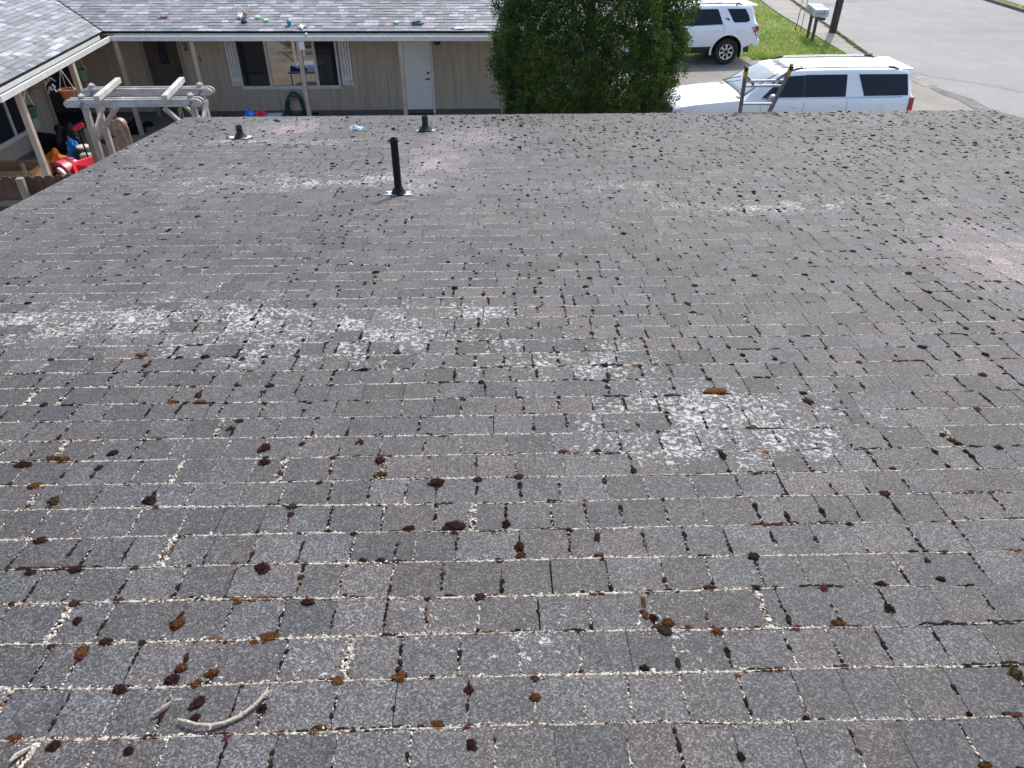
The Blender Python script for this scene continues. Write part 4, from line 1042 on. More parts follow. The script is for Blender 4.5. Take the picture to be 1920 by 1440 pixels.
q = MB(); q.bar(EC+nm*.25+np.array([0, 0, .04]), EEx+nm*.275+np.array([0, 0, .04]), .02, .16); q.bar(EC+nw*.25+np.array([0, 0, .06]), EW+nw*.25+np.array([0, 0, .06]), .02, .19); q.build('fascia', M_GUTD, hs)
# posts
def post(x, y, w_=.095, cap=True):
    q = MB(); q.bar((x, y, FZ), (x, y, 2.335), w_, w_, up=(0, 1, 0)); q.build('porch_post', M_POSTP, hs, bevel=.006)
YP = lambda X: float((EC+ex*((X-EC[0])/ex[0]))[1]+.10)
for px_, py_ in ((570, 150), (757, 150), (943, 180), (366, 120), (222, 120)):
    X = float(aty(px_, py_, 19.35)[0]); post(X, YP(X), .10)
for (px_, py_) in ((62, 255), (143, 150)):
    p = atx(px_, py_, -9.05); post(float(p[0]), float(p[1]), .11)
pA_ = atx(62, 255, -9.05)
q = MB(); q.bar((pA_[0], pA_[1]+.02, 2.05), (pA_[0], pA_[1]+.32, 2.36), .05, .06, up=(1, 0, 0)); q.build('post_brace', M_POSTP, hs)
X = float(aty(568, 90, 19.35)[0]); q = MB(); q.box(X-.07, X+.06, YP(X)-.075, YP(X)-.0505, 2.15, 2.36); q.build('post_cap', M_TRIM, hs)

# ---- far roof, in laminated tabs
M_SH2 = shingle_mat('grey_laminated_shingle', 120, .5)
SLF = math.radians(16.5); EX2 = .143
def far_tint(r):
    q = r.random(); g_ = (r.uniform(.12, .17) if q < .5 else r.uniform(.17, .23) if q < .85 else r.uniform(.24, .31))
    return np.array([g_*.975, g_*1.0, g_*1.06])
def roof_patch(O, a, inn, L0, L1, S1, seed):
    up = inn*math.cos(SLF)+np.array([0, 0, math.sin(SLF)]); n_ = np.cross(a, up); n_ = n_ if n_[2] > 0 else -n_
    r = random.Random(seed); out = []; s = 0.0
    while s < S1:
        x = L0-r.random()*.25
        while x < L1:
            wd = r.choice((.12, .16, .2, .24, .3, .36)); th = r.choice((.005, .005, .010))
            x2 = min(x+wd, L1)
            P = []
            for z0_, z1_ in ((th+.006, .003), (0.0005, -.003)):
                for (u_, s_, w_) in ((x+.001, s, z0_), (x2-.001, s, z0_), (x2-.001, s+EX2+.01, z1_), (x+.001, s+EX2+.01, z1_)):
                    P.append(O+a*u_+up*s_+n_*w_)
            out.append((np.array(P), far_tint(r))); x += wd
        s += EX2
    return out, up, n_
BOX_F = np.array([(0, 1, 2, 3), (7, 6, 5, 4), (0, 4, 5, 1), (1, 5, 6, 2), (2, 6, 7, 3), (3, 7, 4, 0)])
lift = np.array([0, 0, .175])
rA, upA, nA = roof_patch(EC+nm*.225+lift, ex, nm, -3.2, float(np.linalg.norm(EEx-EC)), 5.2, 21)
rB, upB, nB = roof_patch(EC+nw*.225+lift, ew, nw, -3.4, float(np.linalg.norm(EW-EC))+.02, 5.2, 22)
def deck(O, a, up, n_, L0, L1, S):
    q = MB(); P = [O+a*L0, O+a*L1, O+a*L1+up*S, O+a*L0+up*S]
    q.add([p-n_*.004 for p in P]+[p-n_*.03 for p in P], BOX_F.tolist()); return q
LA, LB = float(np.linalg.norm(EEx-EC)), float(np.linalg.norm(EW-EC))+.02
rf = deck(EC+nm*.225+lift, ex, upA, nA, -3.2, LA, 5.2).build('roof', M_DECK, hs)
rfw = deck(EC+nw*.225+lift, ew, upB, nB, -3.4, LB, 5.2).build('wing_roof', M_DECK, hs)
cand = []
for tag_, R_ in (('A', rA), ('B', rB)):
    for i, (P, c) in enumerate(R_):
        cen = P[:4].mean(0)
        k_ = proj(cen)[2] if in_view(cen, 4) else 1e6
        # drop what lies under the other slope past the valley
        other_n, other_o = (nB, EC+nw*.225+lift) if tag_ == 'A' else (nA, EC+nm*.225+lift)
        if np.dot(cen-other_o, other_n) < -.06: continue
        cand.append((k_, tag_, P, c))
cand.sort(key=lambda q: q[0])
rest = {'A': [[], [], []], 'B': [[], [], []]}
for i, (k_, tg, P, c) in enumerate(cand):
    par = rf if tg == 'A' else rfw
    ordx = BOX_F
    if i < 300 and k_ < 1e5:
        o = raw_mesh('shingle', P, ordx, M_SH2, par, attrs={'tint': np.tile(c, (8, 1)), 'lichen': np.zeros(8)})
    else:
        R_ = rest[tg]; R_[1].append(ordx+8*len(R_[0])); R_[0].append(P); R_[2].append(np.tile(c, (8, 1)))
for tg, par in (('A', rf), ('B', rfw)):
    R_ = rest[tg]; V = np.concatenate(R_[0]); o = raw_mesh('shingle_field', V, np.concatenate(R_[1]), M_SH2, par, attrs={'tint': np.concatenate(R_[2]), 'lichen': np.zeros(len(V))}); o['kind'] = 'stuff'
# valley line
q = MB(); vd = unit(np.cross(nA, nB)); vd = vd if vd[2] > 0 else -vd
q.tube([EC+nm*.225+nw*.225+lift+nA*.012-vd*.02, EC+nm*.225+nw*.225+lift+nA*.012+vd*5.0], .012, 6); q.build('valley_seam', M_GUTD, hs)

# ---- toys scattered on the far roof
def onA(x, y):
    O = EC+nm*.225+lift; d = ray(x, y); t = np.dot(O-P0, nA)/np.dot(d, nA); return P0+d*t
frA = lambda Vl, c: np.asarray(c)+Vl[:, :1]*ex+Vl[:, 1:2]*upA+(Vl[:, 2:3]+.02)*nA
crumple('toy', onA(307, 34), (.14, .04, .04), 1.0, ((.50, .13, .10), (.55, .35, .32)), 'long pinkish red toy lying on the far roof near the valley', 'toy', 5, frame=frA)
def star(name, c, r, arms, col, label, seed):
    g_ = random.Random(seed); q = MB(); pts = []
    for i in range(arms*2):
        a = PI*i/arms+.3; k_ = r*(1 if i % 2 == 0 else .42)*g_.uniform(.85, 1.1); pts.append((k_*math.cos(a), k_*math.sin(a)))
    q.prism(pts, nA, .02, ex, upA, c, r*.30); o = q.build(name, col, None, bevel=.02, segs=2); return tag(o, label, 'toy')
M_PLW = mat('cream_plush', (.66, .62, .55), .9, var=.15, vscale=20)
t_ = thing('plush_toy', onA(452, 34), 'small cream plush animal with a brown head, left of the green discs', 'toy')
q = MB(); c = onA(452, 34)
pts = []
for i in range(10):
    a = PI*i/5; k_ = .12*(1 if i % 2 == 0 else .5); pts.append((k_*math.cos(a), k_*math.sin(a)))
q.prism(pts, nA, .015, ex, upA, c, .06); q.build('body', M_PLW, t_, bevel=.02, segs=2)
bv, bf = ico(2); raw_mesh('head', frA(bv*.06+np.array([.11, .05, .06]), c), bf, mat('brown_plush', (.45, .25, .15), .9, var=.2), t_, smooth=True)
star('plush_toy', onA(566, 53), .15, 4, M_PLW, 'white star-shaped plush toy on the far roof above the gutter', 4)
def disc(x, y, r, col, label):
    q = MB(); c = onA(x, y); prof = [(.001, .035), (r*.8, .033), (r*.97, .02), (r, 0), (r*.93, 0), (.001, .002)]
    n = 20; V = []
    for rr_, z in prof:
        for j in range(n): a = 2*PI*j/n; V.append(c+ex*rr_*math.cos(a)+upA*rr_*math.sin(a)+nA*(z+.016))
    q.add(V, [(i*n+j, i*n+(j+1) % n, (i+1)*n+(j+1) % n, (i+1)*n+j) for i in range(len(prof)-1) for j in range(n)])
    return tag(q.build('flying_disc', col, None, True), label, 'flying disc', 'toy discs on the far roof')
M_LIME = mat('lime_plastic', (.30, .60, .28), .45, var=.05)
disc(484, 34, .07, M_LIME, 'leftmost lime green toy disc on the far roof'); disc(500, 40, .07, M_LIME, 'lime green toy disc second from the left on the far roof'); disc(744, 44, .062, M_LIME, 'lime green toy disc on the far roof above the white door')
def ball(x, y, r, col, label, name='ball', dz=0):
    c = onA(x, y)+nA*(r+.012)+np.array([0, 0, dz]); o = raw_mesh(name, bv*r+c, bf, col, None, smooth=True); return tag(o, label, 'ball')
bv, bf = ico(3)
t_ = ball(543, 47, .062, mat('teal_rubber', (.03, .33, .42), .4, var=.2), 'teal ball on the far roof beside the white plush')
crumple('toy', onA(782, 46), (.11, .05, .04), 1.1, ((.03, .08, .13), (.10, .22, .30)), 'dark blue toy on the far roof above the white door', 'toy', 9, frame=frA)
crumple('toy', onA(459, 43), (.07, .05, .05), 1.0, ((.05, .05, .06), (.4, .4, .42)), 'small grey and black toy below the cream plush on the far roof', 'toy', 12, frame=frA)
crumple('paper_scrap', onA(861, 54), (.14, .06, .012), 1.0, ((.62, .62, .62), (.56, .56, .57)), 'flat white paper scrap on the far roof beside the tree', 'paper', 13, frame=frA)
c = EC+ex*((float(aty(572, 69, 19.15)[0])-EC[0])/ex[0])+nm*.03+np.array([0, 0, .105+.03]); o = raw_mesh('ball', ico(2)[0]*.04+c, ico(2)[1], mat('cream_ball', (.62, .55, .45), .6), None, smooth=True); tag(o, 'small cream ball resting on the far gutter lip', 'ball')

# ================================================================== PORCH AND YARD THINGS
# garden hose on its hanger
M_HOSE = mat('green_hose', (.008, .085, .052), .45, var=.2)
hx, hz = WP(551, 178)
ho = thing('garden_hose', (hx, WY-.1, 0), 'dark green garden hose coiled on a wall hanger under the window', 'garden hose')
q = MB(); g_ = random.Random(3)
for i in range(8):
    rx, rz = g_.uniform(.19, .27), g_.uniform(.30, .44); cx, cz = hx+g_.uniform(-.03, .05), hz+.10-rz+g_.uniform(-.02, .02); dy = g_.uniform(.05, .14)
    q.tube([(cx+rx*math.sin(a)*(1-.25*math.cos(a)), WY-dy-.02*math.sin(2*a), cz+rz*math.cos(a)) for a in np.linspace(0, 2*PI, 28)[:-1]], .012, 6, True)
q.build('coil', M_HOSE, ho, True)
q = MB(); q.tube([(hx-.17, WY-.12, hz-.08), (hx-.12, WY-.13, hz+.03), (hx, WY-.14, hz+.08), (hx+.12, WY-.13, hz+.03), (hx+.17, WY-.12, hz-.08)], .018, 6); q.box(hx-.13, hx+.13, WY-.12, WY-.03, hz-.10, hz-.02); q.build('hanger', mat('grey_hanger', (.16, .17, .17), .5), ho, True)
# porch light by the white door
X, Z = WP(820, 79); q = MB(); q.lathe([(.02, .08), (.075, .05), (.08, -.02), (.05, -.05)], (X, WY-.10, Z), 12); q.bar((X, WY-.03, Z+.06), (X, WY-.007, Z+.06), .08, .08)
tag(q.build('porch_light', mat('black_lamp', (.015, .015, .015), .5), None, True), 'small black porch light right of the white door', 'porch light')
# folding table with blue and red bundle
tc = atz(496, 214, .74); M_TBL = mat('pale_blue_table_top', (.36, .43, .46), .45, var=.06)
tb = thing('folding_table', (tc[0], tc[1], 0), 'pale blue folding table just past the far eave', 'table')
q = MB(); q.box(tc[0]-.45, tc[0]+.42, tc[1]-1.5, tc[1]+.12, .70, .74); q.build('table_top', M_TBL, tb, bevel=.012, segs=2)
for sx in (-.38, .36):
    for sy in (-1.35, 0.0):
        q = MB(); q.tube([(tc[0]+sx, tc[1]+sy, .70), (tc[0]+sx*1.05, tc[1]+sy, 0)], .016, 7); q.build('leg', M_BLK, tb, True)
c = atz(470, 213, .78); crumple('cloth_bundle', (c[0], c[1]-.03, .741), (.13, .10, .10), 1.0, ((.03, .12, .60), (.08, .25, .75)), 'bright blue bundle on the pale blue table', 'bundle', 21)
c = atz(487, 213, .78); crumple('cloth_bundle', (c[0]+.01, c[1], .741), (.12, .10, .09), 1.0, ((.55, .02, .05), (.62, .06, .08)), 'bright red bundle on the pale blue table', 'bundle', 22)
# pergola swing frame
M_PG = wood_mat('silvered_timber', (.34, .325, .30), (.66, .64, .61), scale=(3, 25, 25), crack=.6)
M_PGV = wood_mat('silvered_post_timber', (.30, .27, .23), (.50, .46, .41), scale=(25, 25, 2.5), crack=.5)
BZ = 2.46
f0, f1 = aty(122, 190, 13.2), aty(380, 187, 13.2); k0, k1 = aty(153, 166, 13.95), aty(400, 168, 13.95)
pg = thing('swing_pergola', (float(f0[0]+1.1), 13.6, 0), 'weathered grey timber pergola frame for a hanging swing', 'pergola')
zf = .5*(f0[2]+f1[2]); zk = .5*(k0[2]+k1[2]); zt_ = .5*(zf+zk)-.03
def plank(x0, x1, y, zc, h=.125, t=.035):
    r_ = h*.55; prof = [(x0, zc-h*.15), (x0+.03, zc-h/2), (x1-.03, zc-h/2), (x1, zc-h*.15), (x1-.01, zc+h*.2), (x1-.07, zc+h/2), (x0+.07, zc+h/2), (x0+.01, zc+h*.2)]
    q = MB(); q.prism(prof, (0, 1, 0), -t/2, (1, 0, 0), (0, 0, 1), (0, y, 0), t); q.build('beam', M_PG, pg, bevel=.004)
for dy in (-.07, .07):
    plank(float(f0[0]), float(f1[0]), 13.2+dy, zt_-.0); plank(float(k0[0]), float(k1[0]), 13.95+dy, zt_-.0)
lx_, rx_ = float(aty(145, 178, 13.2)[0])+.06, float(aty(356, 175, 13.2)[0])
kl_, kr_ = float(aty(171, 158, 13.95)[0]), float(aty(374, 157, 13.95)[0])
for (x, y) in ((lx_, 13.2), (rx_, 13.2), (kl_, 13.95), (kr_, 13.95)):
    q = MB(); q.bar((x, y, 0), (x, y, zt_+.10), .092, .092, up=(0, 1, 0)); q.build('post', M_PGV, pg, bevel=.006)
    q = MB(); q.lathe([(.066, zt_+.10), (.066, zt_+.115), (.02, zt_+.145), (.001, zt_+.147)], (x, y, 0), 4); q.build('post_cap', M_PG, pg)
    for sx in (-.065, .065):
        q = MB(); q.lathe([(.028, -.10), (.028, -.092), (.001, -.09)], (x+sx*.3, y, zt_-.02+sx*.4), 8, 'y'); q.build('bolt', M_ALU, pg)
for (pa, pb_) in (((180, 178), (220, 151)), ((308, 178), (340, 151))):
    a = aty(*pa, 12.95); b_ = aty(*pb_, 14.2); xm = .5*(a[0]+b_[0])
    q = MB(); q.bar((a[0], 12.92, zt_+.125), (b_[0], 14.25, zt_+.125), .09, .09); q.build('rafter', M_PG, pg, bevel=.006)
for (x, y) in ((lx_, 13.2), (kl_, 13.95)):
    q = MB(); q.bar((x+.02, y, zt_-.62), (x+.50, y, zt_-.10), .05, .085, up=(0, 1, 0)); q.build('brace', M_PGV, pg, bevel=.004)
for (x, y) in ((rx_, 13.2), (kr_, 13.95)):
    q = MB(); q.bar((x-.02, y, zt_-.62), (x-.50, y, zt_-.10), .05, .085, up=(0, 1, 0)); q.build('brace', M_PGV, pg, bevel=.004)
for x in (lx_, rx_):
    q = MB(); q.bar((x, 13.25, zt_-.55), (x, 13.9, zt_-.16), .05, .07); q.build('side_brace', M_PGV, pg)
    q = MB(); q.bar((x-.01, 13.25, .45), (x-.01, 13.9, .45), .09, .04, up=(0, 0, 1)); q.build('side_rail', M_PGV, pg)
# swing: chains and red seat
M_CH = mat('galvanised_chain', (.30, .29, .26), .4, metal=.6, var=.2)
sw = thing('hanging_swing', (float(f0[0]+1.1), 13.55, .5), 'red plastic swing seat on chains under the pergola', 'swing')
def chain(p, q_):
    p = np.asarray(p, float); q_ = np.asarray(q_, float); n = int(np.linalg.norm(q_-p)/.055); d = unit(q_-p)
    mb = MB()
    for i in range(n):
        c = p+(q_-p)*(i+.5)/n; side = unit(np.cross(d, (1, 0, 0) if i % 2 else (0, 1, 0)))
        mb.tube([c+d*.034*math.cos(a)+side*.016*math.sin(a) for a in np.linspace(0, 2*PI, 9)[:-1]], .0055, 5, True)
    return mb.build('chain', M_CH, sw, True)
ca = aty(208, 202, 13.55); cb_ = aty(236, 278, 13.62); cc_ = aty(228, 282, 13.40)
SZ = float(cb_[2])-.03
chain((ca[0], 13.55, zt_-.05), (cb_[0], 13.78, SZ)); chain((ca[0], 13.55, zt_-.05), (cb_[0]-.02, 13.35, SZ))
xr2 = rx_-.38
chain((xr2, 13.55, zt_-.05), (xr2, 13.78, SZ)); chain((xr2, 13.55, zt_-.05), (xr2, 13.35, SZ))
M_RED = mat('red_plastic', (.58, .02, .035), .35, var=.08)
seat = MB(); x0_, x1_ = cb_[0]-.06, xr2+.06
prof = [(-.26, .02), (-.20, -.05), (.18, -.06), (.26, .05), (.27, .09), (.24, .09), (.17, -.02), (-.19, -.01), (-.24, .05), (-.27, .05)]
seat.prism(prof, (1, 0, 0), 0, (0, 1, 0), (0, 0, 1), (x0_, 13.56, SZ-.06), float(x1_-x0_)); seat.build('seat', M_RED, sw, bevel=.01, segs=2)
# red plastic sled leaning along the pergola's left side
def trough(name, p, q_, w_, h, m_, label, cat, tilt=0.25):
    p = np.asarray(p, float); q_ = np.asarray(q_, float); d = unit(q_-p); L = np.linalg.norm(q_-p)
    a = unit(np.cross(d, (0, 0, 1))); up = np.cross(a, d)
    n = 13; rows = []
    for i in range(n):
        t = i/(n-1); k_ = (1-abs(2*t-1)**4)*.75+.25; lift_ = .22*h*abs(2*t-1)**3
        sec = [(-.5, 1), (-.46, .95), (-.36, .15), (-.2, 0), (.2, 0), (.36, .15), (.46, .95), (.5, 1), (.56, .93), (.40, -.06), (.2, -.1), (-.2, -.1), (-.40, -.06), (-.56, .93)]
        rows.append([p+d*L*t+a*(x*w_*k_)+up*(z*h+lift_) for x, z in sec])
    m = len(rows[0]); V = [v for r_ in rows for v in r_]; Fc = [(i*m+j, i*m+(j+1) % m, (i+1)*m+(j+1) % m, (i+1)*m+j) for i in range(n-1) for j in range(m)]+[tuple(range(m))[::-1], tuple((n-1)*m+j for j in range(m))]
    mb = MB(); mb.add(V, Fc); return tag(mb.build(name, m_, None, True), label, cat)
s0, s1_ = atz(142, 318, .45), atz(208, 297, .45)
trough('sled', (s0[0], s0[1], .30), (s1_[0]+.05, s1_[1]+.1, .30), .60, .22, M_RED, 'long red plastic sled on the porch floor behind the pergola post', 'sled')
# toy wagon hood: red arch with white strip
cw = atz(122, 312, .4)
tw = thing('toy_car', (cw[0], cw[1], FZ), 'red and white plastic ride-on toy beside the orange cloth', 'toy car')
q = MB(); arch = [(.34*math.cos(a), .36*math.sin(a)) for a in np.linspace(0, PI, 14)]+[(.25*math.cos(a), .27*math.sin(a)) for a in np.linspace(PI, 0, 14)]
q.prism(arch, (.35, .93, 0), -.2, (.93, -.35, 0), (0, 0, 1), (cw[0], cw[1], FZ+.10), .4); q.build('hood', mat('faded_red_plastic', (.55, .09, .12), .4, var=.1), tw, True, bevel=.012)
q = MB(); q.prism([(x*.72+.08, z*.9) for x, z in arch[:7]+arch[-7:]], (.35, .93, 0), -.30, (.93, -.35, 0), (0, 0, 1), (cw[0], cw[1], FZ+.05), .06); q.build('fender', mat('white_plastic', (.62, .60, .55), .4), tw, True)
for s_ in (-1, 1):
    q = MB(); q.lathe([(.001, -.04), (.09, -.04), (.10, 0), (.09, .04), (.001, .04)], (cw[0]+s_*.25, cw[1]-s_*.1-.2, FZ+.10), 12, 'y'); q.build('wheel', M_BLK if s_ < 0 else mat('blue_plastic', (.03, .12, .55), .4), tw, True)
c = atz(100, 298, .45); crumple('cloth', (c[0], c[1], FZ), (.42, .25, .40), 1.0, ((.62, .20, .03), (.55, .15, .02)), 'orange cloth heaped on the porch behind the corner post', 'cloth', 31, sub=4)
c = atz(142, 287, .3); crumple('plastic_bag', (c[0], c[1], FZ), (.17, .16, .40), 1.0, ((.02, .20, .62), (.05, .32, .75)), 'bright blue bag beside the white-lidded tub', 'bag', 32, sub=4)
c = atz(160, 290, .3)
tu = thing('tub', (c[0], c[1], FZ), 'dark green tub with a round white lid, right of the blue bag', 'tub')
q = MB(); q.lathe([(.15, 0), (.17, .05), (.18, .30), (.14, .36)], (c[0], c[1], FZ), 16); q.build('tub_body', mat('dark_green_plastic', (.03, .07, .055), .45), tu, True)
q = MB(); q.lathe([(.13, .36), (.145, .365), (.145, .40), (.13, .41), (.001, .412)], (c[0], c[1], FZ), 16); q.build('lid', mat('cream_plastic', (.62, .60, .52), .45), tu, True)
q = MB(); q.box(c[0]+.02, c[0]+.26, c[1]-.32, c[1]-.14, FZ+.20, FZ+.30); q.box(c[0]+.04, c[0]+.24, c[1]-.30, c[1]-.16, FZ, FZ+.20); q.build('tray', mat('grey_plastic_tray', (.40, .42, .40), .5), tu, bevel=.02)
c = atz(103, 276, .2); crumple('bag', (c[0], c[1], FZ), (.42, .25, .30), 1.0, ((.008, .008, .009), (.014, .014, .016)), 'large black bag lying against the wing wall', 'bag', 33, sub=4)
c = atz(130, 272, .25); crumple('bag', (c[0], c[1], FZ), (.24, .22, .38), 1.1, ((.01, .01, .011), (.04, .04, .045)), 'upright black backpack right of the large black bag', 'bag', 34, sub=4)
c = atz(258, 243, .15); crumple('bag', (c[0]-.1, c[1]-.05, FZ), (.26, .22, .20), 1.0, ((.006, .006, .008), (.012, .012, .016)), 'shiny black bag on the porch floor by a post foot', 'bag', 35, sub=4)
c = atz(276, 236, .1); crumple('shoe', (c[0], c[1], FZ), (.14, .09, .09), 1.0, ((.006, .006, .008), (.01, .01, .012)), 'small black bundle right of the shiny black bag', 'bundle', 36)
# brown toy-house panel with holes
pc = aty(203, 262, 15.9); M_PLB = mat('brown_play_plastic', (.20, .145, .11), .55, var=.12)
pp = thing('playset_panel', (float(pc[0]), 15.9, FZ), 'brown moulded plastic playset panel with a round porthole behind the pergola', 'playset panel')
q = MB(); W2 = .46
poly = [(-W2, 0), (W2, 0), (W2*1.02, 1.18), (W2*.92, 1.35), (W2*.62, 1.40), (W2*.3, 1.30), (-W2*.3, 1.22), (-W2*.7, 1.24), (-W2*1.0, 1.16)]
zb_ = float(pc[2])-.50
q.prism(poly, (0, 1, 0), 0, (1, 0, 0), (0, 0, 1), (float(pc[0]), 15.9, FZ), .08); q.build('panel', M_PLB, pp, bevel=.02, segs=2)
for (dx, dz, r_) in ((-.10, .92, .085),):
    q = MB(); q.tube([(pc[0]+dx+r_*math.cos(a), 15.89, FZ+dz+r_*math.sin(a)) for a in np.linspace(0, 2*PI, 17)[:-1]], .028, 8, True); q.build('porthole_rim', M_PLB, pp, True)
    q = MB(); q.lathe([(.001, -.012), (r_*.85, -.012), (r_*.85, 0.0)], (pc[0]+dx, 15.898, FZ+dz), 16, 'y'); q.build('porthole', M_DARK, pp)
q = MB(); q.lathe([(.001, -.03), (.11, -.03), (.12, .0), (.12, .1)], (pc[0]+W2*.72, 15.89, FZ+1.27), 14, 'y'); q.build('knob', mat('brown_pink_plastic', (.26, .18, .14), .5), pp, True)
q = MB(); q.box(pc[0]+.10, pc[0]+.18, 15.885, 15.899, FZ+1.0, FZ+1.04); q.build('slot', M_DARK, pp)
# push handle with a red knob
hb = aty(150, 238, 16.6); q = MB(); q.tube([(hb[0]-.02, 16.6, FZ), (hb[0]-.05, 16.6, .6), (hb[0]-.06, 16.6, float(hb[2])-.06)], .018, 7)
ph = thing('push_toy', (float(hb[0]), 16.6, FZ), 'thin push toy handle topped with a red grip, left of the brown panel', 'toy')
q.build('handle', M_BLK, ph, True); q = MB(); q.tube([(hb[0]-.14, 16.6, float(hb[2])-.05), (hb[0]-.02, 16.62, float(hb[2])), (hb[0]+.06, 16.66, float(hb[2])+.04)], .045, 8); q.build('grip', M_RED, ph, True)
q = MB(); q.box(hb[0]-.14, hb[0]+.10, 16.5, 16.7, FZ, FZ+.06); q.build('base', M_BLK, ph)
# planters
def planter(px_, Xp, col, label, rr_=.13, hanging=True, foliage=None):
    p = atx(*px_, Xp); c = np.array([float(p[0]), float(p[1]), float(p[2])])
    t = thing('hanging_planter' if hanging else 'flower_pot', c-np.array([0, 0, .12]), label, 'planter')
    q = MB(); q.lathe([(rr_*.66, -.12), (rr_*.72, -.10), (rr_*.98, .08), (rr_*1.08, .085), (rr_*1.08, .115), (rr_*.95, .115), (rr_*.93, .07), (.001, .07)], c, 16); q.build('pot', col, t, True)
    if hanging:
        for a in (0, 2.1, 4.2):
            q = MB(); q.tube([c+np.array([rr_*math.cos(a), rr_*math.sin(a), .11]), np.array([c[0], c[1], 2.44])], .005, 4); q.build('hanger_wire', M_TRIM, t)
    return t, c
planter((56, 210), -9.35, mat('green_pot', (.015, .075, .045), .5), 'dark green hanging planter behind the near corner post')
planter((153, 140), -9.55, mat('pale_green_pot', (.09, .16, .12), .5), 'pale green hanging planter behind the second wing post')
tpot, cpot = planter((129, 178), -8.75, mat('terracotta', (.33, .115, .055), .75, var=.15), 'round terracotta hanging pot beside the second wing post', .155)
# hanging white ornament (leafy)
p = atx(92, 155, -9.3); orn = thing('hanging_ornament', (float(p[0]), float(p[1]), float(p[2])), 'white leafy hanging ornament under the wing eave', 'ornament')
q = MB(); q.tube([(p[0], p[1], p[2]+.1), (p[0], p[1], 2.44)], .004, 4); q.build('cord', M_TRIM, orn)
q = MB(); g_ = random.Random(2)
for i in range(16):
    a = g_.uniform(0, 6.28); z = -.22*g_.random()+.1; c = np.array([p[0]+.07*math.cos(a), p[1]+.07*math.sin(a), p[2]+z]); q.bar(c, c+np.array([.05*math.cos(a), .05*math.sin(a), -.07]), .045, .006)
q.build('leaf_cluster', mat('pale_leaf', (.45, .50, .47), .6), orn)
# white papers hanging on the wing wall, and a hat-like lamp
p = atx(70, 232, WX+.03); sg = thing('wall_calendar', (WX+.03, float(p[1]), float(p[2])), 'white paper sheets hung on the wing wall beside the window', 'notice')
for i, (dz, w_) in enumerate(((.16, .20), (-.02, .24))):
    q = MB(); q.box(WX+.012+i*.003, WX+.018+i*.003, float(p[1])-w_/2, float(p[1])+w_/2, float(p[2])+dz-.11, float(p[2])+dz+.08); q.build('sheet', mat('paper_white', (.55, .56, .58), .7, var=.06), sg)
p = atx(67, 167, WX+.15); q = MB(); q.lathe([(.13, -.02), (.12, .01), (.03, .05), (.02, .09)], (WX+.14, float(p[1]), float(p[2])), 14); q.bar((WX+.007, float(p[1]), float(p[2])+.08), (WX+.14, float(p[1]), float(p[2])+.08), .03, .03)
tag(q.build('wall_lamp', mat('cream_enamel', (.48, .42, .34), .5), None, True), 'small cream wall lamp on the wing wall', 'wall lamp')

# ---- wooden fence
M_FEN = wood_mat('brown_fence_board', (.075, .045, .032), (.155, .095, .065), scale=(22, 22, 1.6), crack=.4)
M_FENT = wood_mat('grey_fence_rail', (.16, .135, .105), (.26, .22, .17), scale=(3, 20, 20))
fa, fb = atz(-60, 336, 1.85), atz(150, 325, 1.85)
fdv = unit((fb-fa)*np.array([1, 1, 0])); fn = np.array([fdv[1], -fdv[0], 0])
fen = thing('wooden_fence', (float(fa[0]), float(fa[1]), 0), 'brown dog-eared board fence at the left edge beyond the roof', 'fence')
L = float(np.linalg.norm(fb-fa))+2.6; x = 0.0; bw = .152; g_ = random.Random(8)
while x < L:
    h = 1.85+g_.uniform(-.012, .012); e = .035; b0x = x+.003; b1x = x+bw-.003
    q = MB(); q.prism([(b0x, .03), (b1x, .03), (b1x, h-e), (b1x-e, h), (b0x+e, h), (b0x, h-e)], fn, -.018, fdv, (0, 0, 1), np.array([fa[0], fa[1], 0]), .016+g_.uniform(0, .004)); q.build('fence_board', M_FEN, fen); x += bw
for z in (.35, 1.05, 1.45):
    q = MB(); o_ = np.array([fa[0], fa[1], z])+fn*.025; q.bar(o_, o_+fdv*L, .04, .085); q.build('rail', M_FENT, fen)
pp_ = atz(20, 333, 1.95); tpos = float(np.dot(np.array(pp_)-fa, fdv))
for tt in (tpos, tpos+2.4):
    o_ = np.array([fa[0], fa[1], 0])+fdv*tt+fn*.10; q = MB(); q.bar(o_, o_+np.array([0, 0, 1.86]), .10, .10, up=fdv); q.build('fence_post', wood_mat('treated_post', (.20, .19, .145), (.33, .31, .25), scale=(25, 25, 2)) if tt == tpos else MATS['treated_post'], fen, bevel=.008)
# rough planter boxes behind the fence
M_RAW = wood_mat('raw_cedar', (.28, .16, .08), (.42, .27, .16), scale=(4, 4, 18), crack=.3)
c = atz(22, 318, .55); bx_ = thing('timber_planter_box', (float(c[0]), float(c[1]), 0), 'open box of raw cedar boards behind the fence', 'planter box')
for (dx, dy, lx2, ly2) in ((-.6, -.35, 1.2, .04), (-.6, .35, 1.2, .04), (-.6, -.31, .04, .66), (.56, -.31, .04, .66)):
    q = MB(); q.box(c[0]+dx, c[0]+dx+lx2, c[1]+dy, c[1]+dy+ly2, .02, .62); q.build('side_board', M_RAW, bx_)
q = MB(); q.box(c[0]-.55, c[0]+.55, c[1]-.30, c[1]+.34, .0, .30); q.build('soil', M_SOIL, bx_)
for sx in (-.55, .5):
    q = MB(); q.bar((c[0]+sx, c[1]-.38, 0), (c[0]+sx, c[1]-.38, .8), .06, .05, up=(0, 1, 0)); q.build('stake', M_RAW, bx_)

